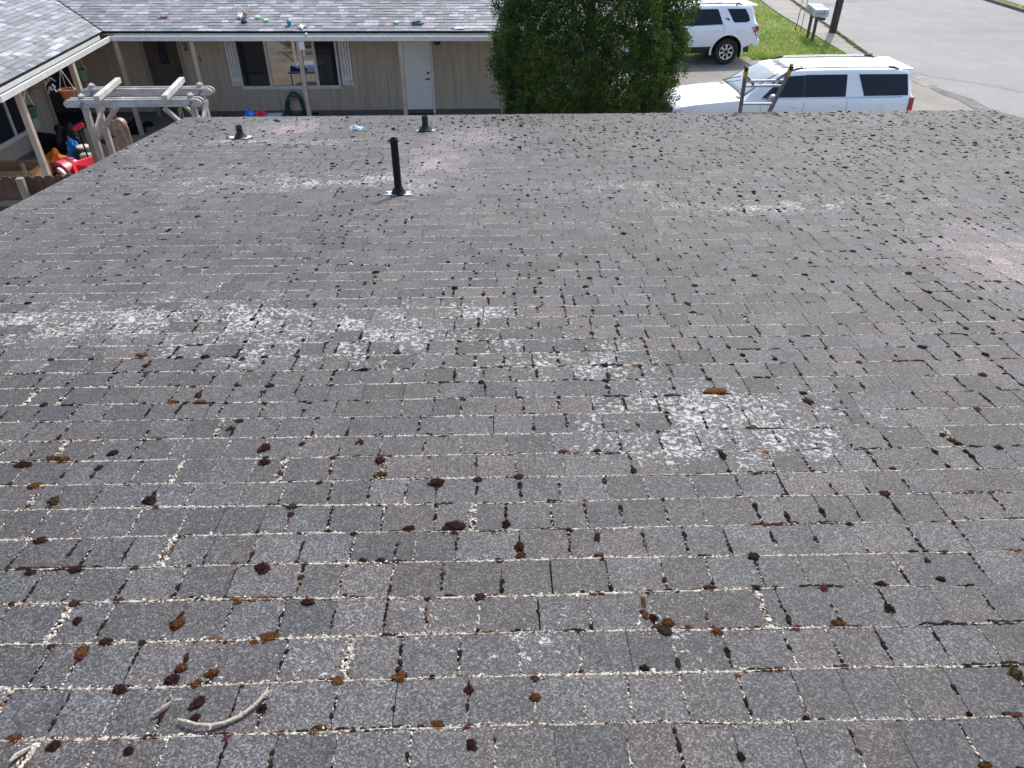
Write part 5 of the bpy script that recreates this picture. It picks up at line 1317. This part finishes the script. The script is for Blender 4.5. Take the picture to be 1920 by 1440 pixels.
# ================================================================== TREE
TX, TY = 1.88, 15.6
tree = thing('arborvitae_tree', (TX, TY, 0), 'dense dark green conifer shrub-tree standing between the house and the cars', 'tree')
q = MB(); q.tube([(TX, TY, 0), (TX+.03, TY, 1), (TX-.02, TY, 3), (TX, TY+.03, 5.4)], [.17, .14, .10, .03], 10)
for i in range(14):
    z = .5+i*.33; a = i*2.4; r_ = 1.25-(z/8); q.tube([(TX, TY, z), (TX+.5*r_*math.cos(a), TY+.5*r_*math.sin(a), z+.28), (TX+r_*math.cos(a), TY+r_*math.sin(a), z+.75)], [.05, .035, .01], 6)
q.build('trunk', wood_mat('conifer_bark', (.06, .04, .03), (.13, .09, .065), scale=(20, 20, 3)), tree, True)
zp = np.array([0.05, .6, 1.2, 1.75, 2.3, 2.9, 3.4, 3.9, 4.5, 5.2, 5.9, 6.5, 6.9]); rp_ = np.array([.9, 1.32, 1.56, 1.72, 1.86, 1.95, 1.90, 1.82, 1.60, 1.25, .8, .4, .08])
trng = np.random.default_rng(77)
lobes = []
for _ in range(330):
    z = trng.uniform(.1, 6.2); lobes.append((trng.uniform(0, 6.283), z, trng.uniform(.14, .42), trng.uniform(.13, .28)))
lob = np.array(lobes)
def crown_r(a, z):
    r = np.interp(z, zp, rp_)
    da = np.abs((a[:, None]-lob[None, :, 0]+PI) % (2*PI)-PI)*np.maximum(r[:, None], .3)
    dz = (z[:, None]-lob[None, :, 1])
    q_ = np.exp(-(da/(lob[None, :, 3]*.8))**2-(dz/(lob[None, :, 3]*1.5))**2)*lob[None, :, 2]
    return r-.36+q_.max(1)*1.4
N = 13800
z = trng.choice(np.linspace(.05, 6.8, 400), N, p=(lambda w_: w_/w_.sum())(np.interp(np.linspace(.05, 6.8, 400), zp, rp_)))
z = z+trng.uniform(-.01, .01, N); a = trng.uniform(0, 2*PI, N); depth = np.where(trng.random(N) < .72, trng.uniform(0, .08, N), trng.uniform(.08, .7, N))
r = np.maximum(crown_r(a, z)-depth, .03)
cen = np.c_[TX+r*np.cos(a), TY+r*np.sin(a), z]
outw = np.c_[np.cos(a), np.sin(a), np.zeros(N)]
LEAF = 25
tang = np.c_[-np.sin(a), np.cos(a), np.zeros(N)]
main = outw*.55+np.array([0, 0, .75])+trng.normal(0, .28, (N, 3)); main /= np.linalg.norm(main, axis=1, keepdims=True)
sidev = np.cross(main, outw+trng.normal(0, .5, (N, 3))); sidev /= np.linalg.norm(sidev, axis=1, keepdims=True)
nrm = np.cross(main, sidev)
size = trng.uniform(.09, .17, N)
Vs = []; Cs = []
basec = np.array([(.032, .074, .014), (.044, .096, .016), (.074, .130, .019), (.022, .054, .014), (.11, .155, .024)])[trng.choice(5, N, p=(.24, .26, .22, .16, .12))]
for k_ in range(LEAF):                                  # flat fan of scaly leaflets
    t_ = trng.uniform(-.35, 1, (N, 1)); s_ = trng.uniform(-1, 1, (N, 1))*(1-.55*np.clip(t_, 0, 1))*.75
    o_ = trng.normal(0, .22, (N, 1))
    c = cen+(main*t_+sidev*s_+nrm*o_)*size[:, None]
    d = main*.8+sidev*s_*1.0+nrm*o_*.8+trng.normal(0, .3, (N, 3)); d /= np.linalg.norm(d, axis=1, keepdims=True)
    l = (.022+.026*trng.random((N, 1))); wv = np.cross(d, nrm+trng.normal(0, .5, (N, 3))); wv /= np.linalg.norm(wv, axis=1, keepdims=True); wv *= l*.30
    Vs.append(np.stack([c-d*l*.5, c+wv, c+d*l*.8, c-wv], 1))
    Cs.append(basec*(0.70+.75*np.clip(t_, 0, 1)+trng.uniform(-.15, .15, (N, 1))))
V = np.stack(Vs, 1).reshape(-1, 3); C = np.repeat(np.stack(Cs, 1).reshape(-1, 3), 4, 0)
Fq = np.arange(len(V)).reshape(-1, 4)
M_LEAF = tint_mat('conifer_foliage', .55, .35, 3.0, .2, 0, trans=.28)
raw_mesh('crown', V, Fq, M_LEAF, tree, smooth=False, attrs={'tint': C})

# ================================================================== CARS
M_CARW = mat('white_car_paint', (.80, .81, .82), .28, var=.01, coat=.6)
M_GLS = mat('tinted_car_glass', (.006, .008, .013), .05, spec=.38, var=.02)
M_WSH = mat('windshield_glass', (.22, .27, .27), .05, spec=.8, var=.15, vscale=2.5)
M_TYRE = mat('tyre_rubber', (.014, .014, .015), .75, var=.2)
M_RIM = mat('machined_alloy', (.55, .56, .57), .25, metal=.85, var=.05)
M_CLAD = mat('black_trim_plastic', (.016, .017, .018), .55, var=.2)
M_CHROME = mat('chrome_trim', (.62, .63, .65), .12, metal=.95, var=.02)
M_TAIL = mat('red_tail_lamp', (.34, .008, .015), .15, var=.1, coat=.5)
M_LAMP = mat('clear_lamp', (.40, .42, .44), .1, spec=.8, var=.2, vscale=20)
M_SEAM = mat('panel_gap', (.05, .052, .055), .6)
class Car:
    def __init__(s, L, st):
        """st: stations x, half width, sill z, belt/hood z, roof z, roof half width"""
        s.L = L; s.st = np.array(st, float)
    def at(s, x): return [float(np.interp(x, s.st[:, 0], s.st[:, i])) for i in range(1, 6)]
    def section(s, x):
        w, zs, zh, zr, wr = s.at(x); cab = zr-zh
        P = [(0, zs), (w-.14, zs), (w-.05, zs+.05), (w-.012, zs+.22), (w, zs+.36), (w-.004, zh-.26), (w-.012, zh-.12), (w-.035, zh-.03), (w-.06, zh)]
        if cab < .04:
            b = P[-1]
            for t in (.12, .3, .5, .75, 1.0): P.append((b[0]*(1-t), zh+.045*(1-(1-t)**2)))
            P.insert(9, (b[0]*.97, zh+.004)); P.insert(10, (b[0]*.94, zh+.008))
        else:
            b = P[-1]; e = (wr, zr-min(.07, cab*.5))
            P += [(b[0]+(e[0]-b[0])*.5, b[1]+(e[1]-b[1])*.5), (b[0]+(e[0]-b[0])*.93, b[1]+(e[1]-b[1])*.93), e, (wr-.05, zr-.022), (wr-.16, zr-.004), (wr*.45, zr+.012), (0, zr+.016)]
        return P
    def side_y(s, x, z):
        P = s.section(x); P = P[2:12]
        zz = [p[1] for p in P]; return float(np.interp(z, zz, [p[0] for p in P]))
    def top_z(s, x, y):
        P = s.section(x)[8:]; P = P[::-1]
        return float(np.interp(abs(y), [p[0] for p in P], [p[1] for p in P]))
    def body(s, parent, arches, arch_r, width):
        xs = sorted(set(np.round(np.concatenate([np.linspace(0, s.L, 64), s.st[:, 0]]), 3)))
        rows = []
        for x in xs:
            P = s.section(x); ring = [(x, -y, z) for y, z in P]+[(x, y, z) for y, z in P[-2:0:-1]]; rows.append(ring)
        n = len(rows[0]); mb = MB(); V = [v for r_ in rows for v in r_]
        Fc = [(i*n+j, i*n+(j+1) % n, (i+1)*n+(j+1) % n, (i+1)*n+j) for i in range(len(rows)-1) for j in range(n)]
        Fc += [tuple(range(n)), tuple((len(rows)-1)*n+j for j in range(n))[::-1]]
        mb.add(V, Fc); o = mb.build('body', M_CARW, parent, False)
        for ax, az in arches:
            cb2 = MB().lathe([(arch_r, -width), (arch_r, width)], (ax, 0, az), 40, 'y'); c_ = cb2.build('tmp_cutter', None, parent)
            md = o.modifiers.new('arch', 'BOOLEAN'); md.operation = 'DIFFERENCE'; md.object = c_; md.solver = 'EXACT'
            dg = bpy.context.evaluated_depsgraph_get(); me = bpy.data.meshes.new_from_object(o.evaluated_get(dg)); o.modifiers.clear(); o.data = me
            bpy.data.objects.remove(c_)
        for p in o.data.polygons: p.use_smooth = True
        o.data.set_sharp_from_angle(angle=math.radians(32)); return o
    def side_pane(s, name, pts, m, parent, off=.006, sides=(-1, 1), th=.006):
        # outline refined so that it hugs the curved side
        R_ = []
        for i in range(len(pts)):
            a, b = np.array(pts[i], float), np.array(pts[(i+1) % len(pts)], float); k = max(1, int(np.linalg.norm(b-a)/.12))
            for j in range(k): R_.append(a+(b-a)*j/k)
        for sg in sides:
            mb = MB(); n = len(R_); c = np.mean(R_, 0)
            outer = [(p[0], sg*(s.side_y(p[0], p[1])+off), p[1]) for p in R_]
            inner = [(c[0]+(p[0]-c[0])*.5, sg*(s.side_y(c[0]+(p[0]-c[0])*.5, c[1]+(p[1]-c[1])*.5)+off+.001), c[1]+(p[1]-c[1])*.5) for p in R_]
            back = [(p[0], sg*(s.side_y(p[0], p[1])-.01), p[1]) for p in R_]
            mb.add(outer+inner+[(c[0], sg*(s.side_y(*c)+off+.001), c[1])]+back, [(i, (i+1) % n, n+(i+1) % n, n+i) for i in range(n)]+[(n+i, n+(i+1) % n, 2*n) for i in range(n)]+[(i, 2*n+1+i, 2*n+1+(i+1) % n, (i+1) % n) for i in range(n)])
            mb.build(name, m, parent, True)
    def seam(s, pts, parent, sides=(-1, 1)):
        for sg in sides:
            P = []
            for (a, b) in zip(pts[:-1], pts[1:]):
                for t in np.linspace(0, 1, 8): x, z = a[0]+(b[0]-a[0])*t, a[1]+(b[1]-a[1])*t; P.append((x, sg*(s.side_y(x, z)+.0005), z))
            MB().tube(P, .0045, 5).build('panel_seam', M_SEAM, parent, True)
    def top_pane(s, name, x0, x1, yf, m, parent, nx=9, ny=11, off=.007):
        V = []
        for x in np.linspace(x0, x1, nx):
            ym = yf(x)
            for y in np.linspace(-ym, ym, ny): V.append((x, y, s.top_z(x, y)+off))
        Fc = [(i*ny+j, (i+1)*ny+j, (i+1)*ny+j+1, i*ny+j+1) for i in range(nx-1) for j in range(ny-1)]
        mb = MB(); mb.add(V, Fc); o = mb.build(name, m, parent, True); md = o.modifiers.new('solid', 'SOLIDIFY'); md.thickness = .004; md.offset = -1; return o
    def wheel(s, x, z, yo, r, rim_r, spokes, parent):
        for sg in (-1, 1):
            w = .25; yc = sg*(yo-w/2)
            tb_ = MB().lathe([(rim_r*.99, -w/2+.03), (r*.86, -w/2), (r*.97, -w/2+.03), (r, -w/2+.07), (r, w/2-.07), (r*.97, w/2-.03), (r*.86, w/2), (rim_r*.99, w/2-.03)], (x, yc, z), 36, 'y', cap=False)
            whl = tb_.build('wheel', M_TYRE, parent, True)
            mb = MB().lathe([(rim_r, -sg*.10), (rim_r*1.0, sg*(w/2-.03)), (rim_r*.93, sg*(w/2-.025)), (rim_r*.90, sg*(w/2-.07)), (rim_r*.9, -sg*.05), (.001, -sg*.05)], (x, yc, z), 32, 'y', cap=False); rim = mb.build('rim', M_CLAD, whl, True)
            ring = MB().lathe([(rim_r*.99, sg*(w/2-.045)), (rim_r*.98, sg*(w/2-.02)), (rim_r*.90, sg*(w/2-.025)), (rim_r*.89, sg*(w/2-.05))], (x, yc, z), 32, 'y', cap=False); ring.build('rim_lip', M_RIM, whl, True)
            for k in range(spokes):
                a = 2*PI*k/spokes+PI/2
                mb = MB(); d = np.array([math.cos(a), 0, math.sin(a)]); t = np.array([-math.sin(a), 0, math.cos(a)]); yy = yc+sg*(w/2-.04)
                P = []
                for rr_, hw in ((rim_r*.22, .035), (rim_r*.62, .030), (rim_r*.93, .052)):
                    for q in (-1, 1): P.append(np.array([x, yy, z])+d*rr_+t*hw*q)
                P2 = [p-np.array([0, sg*.03, 0]) for p in P]
                mb.add(P+P2, [(0, 1, 3, 2), (2, 3, 5, 4), (6, 8, 9, 7), (8, 10, 11, 9), (0, 2, 8, 6), (2, 4, 10, 8), (1, 7, 9, 3), (3, 9, 11, 5), (4, 5, 11, 10), (0, 6, 7, 1)]); mb.build('spoke', M_RIM, whl, bevel=.004)
            MB().lathe([(.001, sg*(w/2-.02)), (.045, sg*(w/2-.022)), (.07, sg*(w/2-.035)), (.07, 0)], (x, yc, z), 16, 'y', cap=False).build('hub_cap', M_CLAD, whl, True)
def handle(car, x, z, m, parent, L=.2):
    for sg in (-1, 1):
        y = sg*(car.side_y(x, z)+.022)
        MB().tube([(x-L/2, y-sg*.02, z), (x-L/2+.03, y, z), (x, y+sg*.004, z+.002), (x+L/2-.03, y, z), (x+L/2, y-sg*.02, z)], .014, 7).build('door_handle', m, parent, True)
def mirror(car, x, z, parent, caps):
    for sg in (-1, 1):
        y = sg*(car.side_y(x, z-.08)+.0)
        mb = MB(); mb.bar((x, y-sg*.02, z-.05), (x-.02, y+sg*.12, z-.03), .07, .04); mr = mb.build('mirror', M_CLAD, parent, bevel=.01)
        mb = MB(); c = (x-.01, y+sg*.20, z+.01)
        bv_, bf_ = ico(3); V = bv_*np.array([.085, .125, .095]); V[:, 0] = np.minimum(V[:, 0], .045); raw_mesh('mirror_shell', V+np.array(c), bf_, caps, mr, smooth=True)

# ---- nearer car: long white SUV
pA2, pB2 = atz(1494, 185, 1.13), atz(1706, 181, 1.13)
rz = math.atan2(pB2[1]-pA2[1], pB2[0]-pA2[0])*.6
Ls = 5.75
rear = atz(1716, 178, 1.2)
suv = thing('white_suv', (float(rear[0])-Ls*math.cos(rz)-.13, float(rear[1])+.72-Ls*math.sin(rz), 0.004), 'long white three-row SUV parked on the driveway just beyond the roof', 'car', rz=rz, local=True)
C1 = Car(Ls, [  # x, half width, sill, belt, roof, roof half width
 (0.00, .78, .42, .86, .86, .70), (.04, .86, .36, .95, .95, .7), (.14, .94, .33, 1.03, 1.03, .7), (.45, .985, .32, 1.09, 1.09, .7), (1.0, 1.0, .31, 1.14, 1.14, .7), (1.50, 1.005, .31, 1.175, 1.175, .72),
 (1.56, 1.005, .31, 1.18, 1.21, .92), (1.66, 1.005, .31, 1.18, 1.28, .90), (2.10, 1.01, .31, 1.19, 1.56, .83), (2.42, 1.01, .31, 1.20, 1.72, .785), (2.62, 1.01, .31, 1.20, 1.765, .77), (3.1, 1.01, .31, 1.205, 1.80, .765), (4.2, 1.01, .31, 1.21, 1.81, .76), (5.1, 1.0, .32, 1.215, 1.80, .75), (5.50, .99, .36, 1.22, 1.785, .74), (5.58, .985, .38, 1.22, 1.73, .74), (5.66, .97, .42, 1.22, 1.50, .76), (5.70, .955, .46, 1.22, 1.30, .80), (5.725, .93, .50, 1.16, 1.16, .8), (5.75, .88, .56, 1.05, 1.05, .8)])
C1.body(suv, [(1.06, .40), (4.36, .40)], .46, 1.2)
MB().box(.3, 5.5, -.78, .78, .25, .62).build('underbody', M_CLAD, suv)
for x in (1.06, 4.36): C1.wheel(x, .40, .98, .40, .27, 6, suv)
belt = 1.215
C1.side_pane('side_window', [(2.10, belt+.02), (3.0, belt+.02), (3.0, 1.69), (2.66, 1.675), (2.40, 1.55)], M_GLS, suv)
C1.side_pane('side_window', [(3.06, belt+.02), (4.05, belt+.02), (4.05, 1.70), (3.06, 1.70)], M_GLS, suv)
C1.side_pane('window_pillar', [(3.0, belt+.02), (3.06, belt+.02), (3.06, 1.695), (3.0, 1.69)], M_CLAD, suv, off=.005)
C1.side_pane('side_window', [(4.50, belt+.03), (5.575, belt+.03), (5.515, 1.685), (4.33, 1.70)], M_GLS, suv, off=.010)
C1.top_pane('windshield', 1.60, 2.44, lambda x: np.interp(x, [1.6, 2.44], [.84, .70]), M_WSH, suv)
C1.top_pane('sunroof', 2.72, 3.22, lambda x: .40, mat('sunroof_glass', (.42, .44, .45), .08, spec=.8, var=.1), suv)
C1.top_pane('sunroof_shade', 2.62, 2.715, lambda x: .42, M_CLAD, suv)
for y in (-.58, -.38, -.19, 0, .19, .38, .58):
    P = [(x, y, C1.top_z(x, y)+.002) for x in np.linspace(3.3, 5.2, 14)]; MB().tube(P, .010, 6).build('roof_rib', M_CARW, suv, True)
for sg in (-1, 1):
    yr = sg*.67; P = [(x, yr, C1.top_z(x, yr)+.045) for x in np.linspace(2.95, 5.10, 14)]
    MB().tube(P, .018, 8).build('roof_rail', M_CHROME, suv, True)
    for xa, xb in ((2.70, 2.98), (5.05, 5.32)):
        lo_x = (xa, xb)
        P = [(xa, yr, C1.top_z(xa, yr)+(.012 if xa < 3 else .05)), (.5*(xa+xb), yr, C1.top_z(.5*(xa+xb), yr)+.04), (xb, yr, C1.top_z(xb, yr)+(.055 if xa < 3 else .008))]; MB().tube(P, [.012, .028, .022] if xa < 3 else [.022, .028, .012], 8).build('rail_foot', M_CLAD, suv, True)
MB().add([(2.50, -.03, C1.top_z(2.5, 0)), (2.50, .03, C1.top_z(2.5, 0)), (2.66, .03, C1.top_z(2.66, 0)), (2.66, -.03, C1.top_z(2.66, 0)), (2.62, 0, C1.top_z(2.6, 0)+.06)], [(3, 2, 1, 0), (0, 1, 4), (1, 2, 4), (2, 3, 4), (3, 0, 4)]).build('antenna_fin', M_CARW, suv)
MB().box(5.40, 5.68, -.68, .68, 1.762, 1.79).build('roof_spoiler', M_CARW, suv, bevel=.01)
for x in (3.05, 4.10): C1.seam([(x, .45), (x, 1.19)], suv)
C1.seam([(2.02, .45), (2.02, 1.19)], suv); C1.seam([(2.0, 1.205), (5.4, 1.205)], suv)
C1.side_pane('belt_moulding', [(2.1, 1.203), (5.45, 1.213), (5.45, 1.228), (2.1, 1.226)], M_CHROME, suv, off=.009)
C1.side_pane('fuel_door', [(4.98 + .085*math.cos(a), .98+.085*math.sin(a)) for a in np.linspace(0, 2*PI, 17)[:-1]], mat('fuel_door_paint', (.74, .75, .76), .3, var=.01, coat=.5), suv, off=.002, sides=(-1,))
for x in (2.82, 3.88): handle(C1, x, 1.04, M_CARW, suv, .22)
C1.side_pane('side_moulding', [(1.7, .62), (4.0, .62), (4.0, .66), (1.7, .66)], M_CHROME, suv, off=.01)
mirror(C1, 2.22, 1.27, suv, M_CHROME)
C1.side_pane('mirror_triangle', [(2.03, belt+.01), (2.15, belt+.015), (2.38, 1.53), (2.34, 1.51)], M_CLAD, suv)
for sg in (-1, 1):
    MB().add([(5.60, sg*.90, .80), (5.76, sg*.86, .80), (5.745, sg*.86, 1.20), (5.62, sg*.90, 1.20), (5.60, sg*1.0, .80), (5.765, sg*.95, .80), (5.745, sg*.96, 1.20), (5.62, sg*1.0, 1.20)], [(0, 1, 2, 3), (7, 6, 5, 4), (0, 4, 5, 1), (1, 5, 6, 2), (2, 6, 7, 3), (3, 7, 4, 0)]).build('tail_light', M_TAIL, suv, bevel=.015)
    MB().add([(.01, sg*.62, .70), (.42, sg*.97, .74), (.40, sg*.96, .90), (.06, sg*.64, .88), (-.03, sg*.62, .70), (.40, sg*1.0, .76), (.385, sg*.998, .90), (0.0, sg*.66, .88)], [(0, 1, 2, 3), (7, 6, 5, 4), (0, 4, 5, 1), (1, 5, 6, 2), (2, 6, 7, 3), (3, 7, 4, 0)]).build('headlight', M_LAMP, suv, bevel=.01)
    P = [(1.55+.28*t, sg*(.75-.55*t), C1.top_z(1.62+.28*t, .7-.5*t)+.02) for t in np.linspace(0, 1, 5)]; MB().tube(P, .010, 6).build('wiper', M_CLAD, suv, True)
MB().box(-.03, .02, -.6, .6, .60, .98).build('grille', M_CLAD, suv, bevel=.02)
MB().box(-.06, .2, -.84, .84, .36, .58).build('front_bumper', M_CARW, suv, bevel=.05, segs=3)
MB().box(5.58, 5.82, -.90, .90, .42, .66).build('rear_bumper', M_CARW, suv, bevel=.05, segs=3)
MB().box(1.5, 1.60, -.80, .80, 1.17, 1.205).build('cowl', M_CLAD, suv)

# ---- farther car: white SUV with black wheels
wh = atz(1358, 122, 0); Lr = 4.95; rz2 = math.radians(4.5)
wxr, wsr = 3.83, .985
ca2, sa2 = math.cos(rz2), math.sin(rz2)
loc = np.array([wh[0]-(wxr*ca2+wsr*sa2), wh[1]-(wxr*sa2-wsr*ca2), .004])
rn = thing('white_offroad_suv', loc, 'white boxy SUV with black tyres parked across the driveway behind the tree', 'car', rz=rz2, local=True)
C2 = Car(Lr, [
 (0.0, .78, .50, .92, .92, .7), (.05, .88, .46, 1.02, 1.02, .7), (.2, .95, .46, 1.12, 1.12, .7), (.9, .98, .46, 1.18, 1.18, .7), (1.35, .985, .47, 1.22, 1.22, .72), (1.42, .985, .47, 1.225, 1.26, .88), (1.9, .985, .47, 1.23, 1.62, .80), (2.15, .985, .47, 1.235, 1.78, .74), (2.5, .985, .48, 1.24, 1.845, .73), (3.6, .985, .48, 1.26, 1.86, .725), (4.4, .98, .50, 1.29, 1.84, .715), (4.62, .97, .56, 1.30, 1.82, .71), (4.70, .965, .60, 1.30, 1.70, .72), (4.80, .955, .64, 1.30, 1.42, .77), (4.84, .945, .66, 1.28, 1.28, .8), (4.90, .90, .68, 1.1, 1.1, .8), (4.95, .84, .70, .98, .98, .8)])
C2.body(rn, [(.95, .44), (wxr, .44)], .52, 1.2)
MB().box(.3, 4.7, -.76, .76, .36, .72).build('underbody', M_CLAD, rn)
for x in (.95, wxr): C2.wheel(x, .425, .99, .425, .255, 7, rn)
C2.side_pane('side_window', [(1.78, 1.27), (2.55, 1.275), (2.55, 1.74), (2.22, 1.72), (2.0, 1.60)], M_GLS, rn)
C2.side_pane('side_window', [(2.62, 1.275), (3.60, 1.30), (3.42, 1.735), (3.36, 1.75), (2.62, 1.75)], M_GLS, rn)
C2.side_pane('window_pillar', [(2.55, 1.275), (2.62, 1.275), (2.62, 1.745), (2.55, 1.74)], M_CLAD, rn, off=.005)
C2.side_pane('side_window', [(4.02, 1.34), (4.46, 1.345), (4.55, 1.40), (4.50, 1.55), (4.38, 1.735), (3.74, 1.75), (3.88, 1.52), (3.96, 1.38)], M_GLS, rn)
C2.side_pane('body_decal', [(3.66, 1.47), (3.73, 1.49), (3.75, 1.47), (3.80, 1.47), (3.86, 1.42), (3.81, 1.42), (3.79, 1.40), (3.73, 1.44)], M_CLAD, rn, off=.003)
C2.top_pane('windshield', 1.46, 2.16, lambda x: np.interp(x, [1.46, 2.16], [.80, .67]), M_WSH, rn)
for sg in (-1, 1):
    yr = sg*.62; P = [(x, yr, C2.top_z(x, yr)+.06) for x in np.linspace(2.35, 4.2, 12)]; MB().tube(P, .02, 8).build('roof_rail', M_CLAD, rn, True)
    for xa in (2.32, 4.18):
        P = [(xa-.12, yr, C2.top_z(xa, yr)+.01), (xa, yr, C2.top_z(xa, yr)+.055), (xa+.12, yr, C2.top_z(xa, yr)+.01)]; MB().tube(P, [.015, .032, .015], 8).build('rail_foot', M_CLAD, rn, True)
for x in (2.75, 3.55): MB().tube([(x, y, 1.86+.055) for y in np.linspace(-.62, .62, 5)], .022, 8).build('crossbar', M_CHROME, rn, True)
MB().add([(4.40, -.66, 1.84), (4.40, .66, 1.84), (4.86, .62, 1.83), (4.86, -.62, 1.83), (4.40, -.66, 1.80), (4.40, .66, 1.80), (4.80, .60, 1.77), (4.80, -.60, 1.77)], [(3, 2, 1, 0), (4, 5, 6, 7), (0, 1, 5, 4), (1, 2, 6, 5), (2, 3, 7, 6), (3, 0, 4, 7)]).build('roof_spoiler', M_CARW, rn, bevel=.03, segs=3)
C2.seam([(2.58, .58), (2.58, 1.24)], rn); C2.seam([(3.66, 1.28), (3.64, 1.0), (3.55, .92)], rn); C2.seam([(1.75, 1.252), (3.64, 1.285)], rn)
C2.side_pane('fuel_door', [(4.10, .98), (4.24, .98), (4.24, 1.14), (4.10, 1.14)], MATS['fuel_door_paint'], rn, off=.003, sides=(-1,))
for x, z in ((2.42, 1.12), (3.42, 1.14)): handle(C2, x, z, M_CARW, rn, .24)
C2.side_pane('rocker', [(1.5, .50), (3.30, .50), (3.30, .60), (1.5, .60)], M_CLAD, rn, off=.012)
for ax in (.95, wxr):
    for sg in (-1, 1):
        V = []; n = 22
        for i in range(n):
            a = PI*(-.06)+PI*1.12*i/(n-1)
            for rr_, off in ((.515, .004), (.53, .030), (.585, .022), (.60, .0)):
                x, z = ax+rr_*math.cos(a)*1.02, .44+rr_*math.sin(a); V.append((x, sg*(C2.side_y(min(max(x, .15), 4.8), max(z, .55))+off), z))
        mb = MB(); mb.add(V, [(i*4+j, i*4+j+1, (i+1)*4+j+1, (i+1)*4+j) for i in range(n-1) for j in range(3)]); mb.build('fender_flare', M_CARW, rn, True)
        V2 = []
        for i in range(n):
            a = PI*(-.06)+PI*1.12*i/(n-1); x, z = ax+.518*math.cos(a), .44+.518*math.sin(a); V2 += [(x, sg*.99, z), (x, sg*.45, z)]
        mb = MB(); mb.add(V2, [(i*2, i*2+1, i*2+3, i*2+2) for i in range(n-1)]); mb.build('wheel_well', M_CLAD, rn)
    MB().box(ax+.50, ax+.515, -.97, -.72, .22, .60).build('mud_flap', M_CLAD, rn); MB().box(ax+.50, ax+.515, .72, .97, .22, .60).build('mud_flap', M_CLAD, rn)
MB().box(3.3, 4.4, -.45, .45, .40, .66).build('axle_case', M_CLAD, rn)
for sg in (-1, 1):
    C2s = [(4.62, 1.20), (4.86, 1.24), (4.91, 1.12), (4.87, .88), (4.77, .96)]
    mb = MB(); n = len(C2s); V = [(x, sg*(np.interp(x, [4.62, 4.84, 4.92], [.975, .945, .89])+.008), z) for x, z in C2s]; V += [(x, sg*.8, z) for x, z in C2s]
    mb.add(V, [tuple(range(n)), tuple(range(2*n-1, n-1, -1))]+[(i, n+i, n+(i+1) % n, (i+1) % n) for i in range(n)]); tl = mb.build('tail_light', M_TAIL, rn)
    mb = MB(); top_ = [(4.63, 1.205), (4.865, 1.245), (4.91, 1.13), (4.72, 1.08)]; n = 4; V = [(x, sg*(np.interp(x, [4.62, 4.84, 4.92], [.975, .945, .89])+.014), z) for x, z in top_]+[(x, sg*.82, z) for x, z in top_]
    mb.add(V, [tuple(range(n)), tuple(range(2*n-1, n-1, -1))]+[(i, n+i, n+(i+1) % n, (i+1) % n) for i in range(n)]); mb.build('clear_lens', M_LAMP, tl)
    MB().add([(.01, sg*.60, .86), (.38, sg*.97, .92), (.36, sg*.965, 1.08), (.06, sg*.64, 1.04), (-.015, sg*.60, .86), (.36, sg*.985, .92), (.34, sg*.98, 1.08), (.03, sg*.66, 1.04)], [(0, 1, 2, 3), (7, 6, 5, 4), (0, 4, 5, 1), (1, 5, 6, 2), (2, 6, 7, 3), (3, 7, 4, 0)]).build('headlight', M_LAMP, rn)
mirror(C2, 1.86, 1.33, rn, M_CARW)
MB().box(4.76, 5.02, -.86, .86, .56, .80).build('rear_bumper', M_CARW, rn, bevel=.06, segs=3)
MB().box(-.05, .2, -.82, .82, .50, .70).build('front_bumper', M_CARW, rn, bevel=.05, segs=3)
MB().box(-.03, .03, -.55, .55, .72, 1.0).build('grille', M_CLAD, rn, bevel=.02)
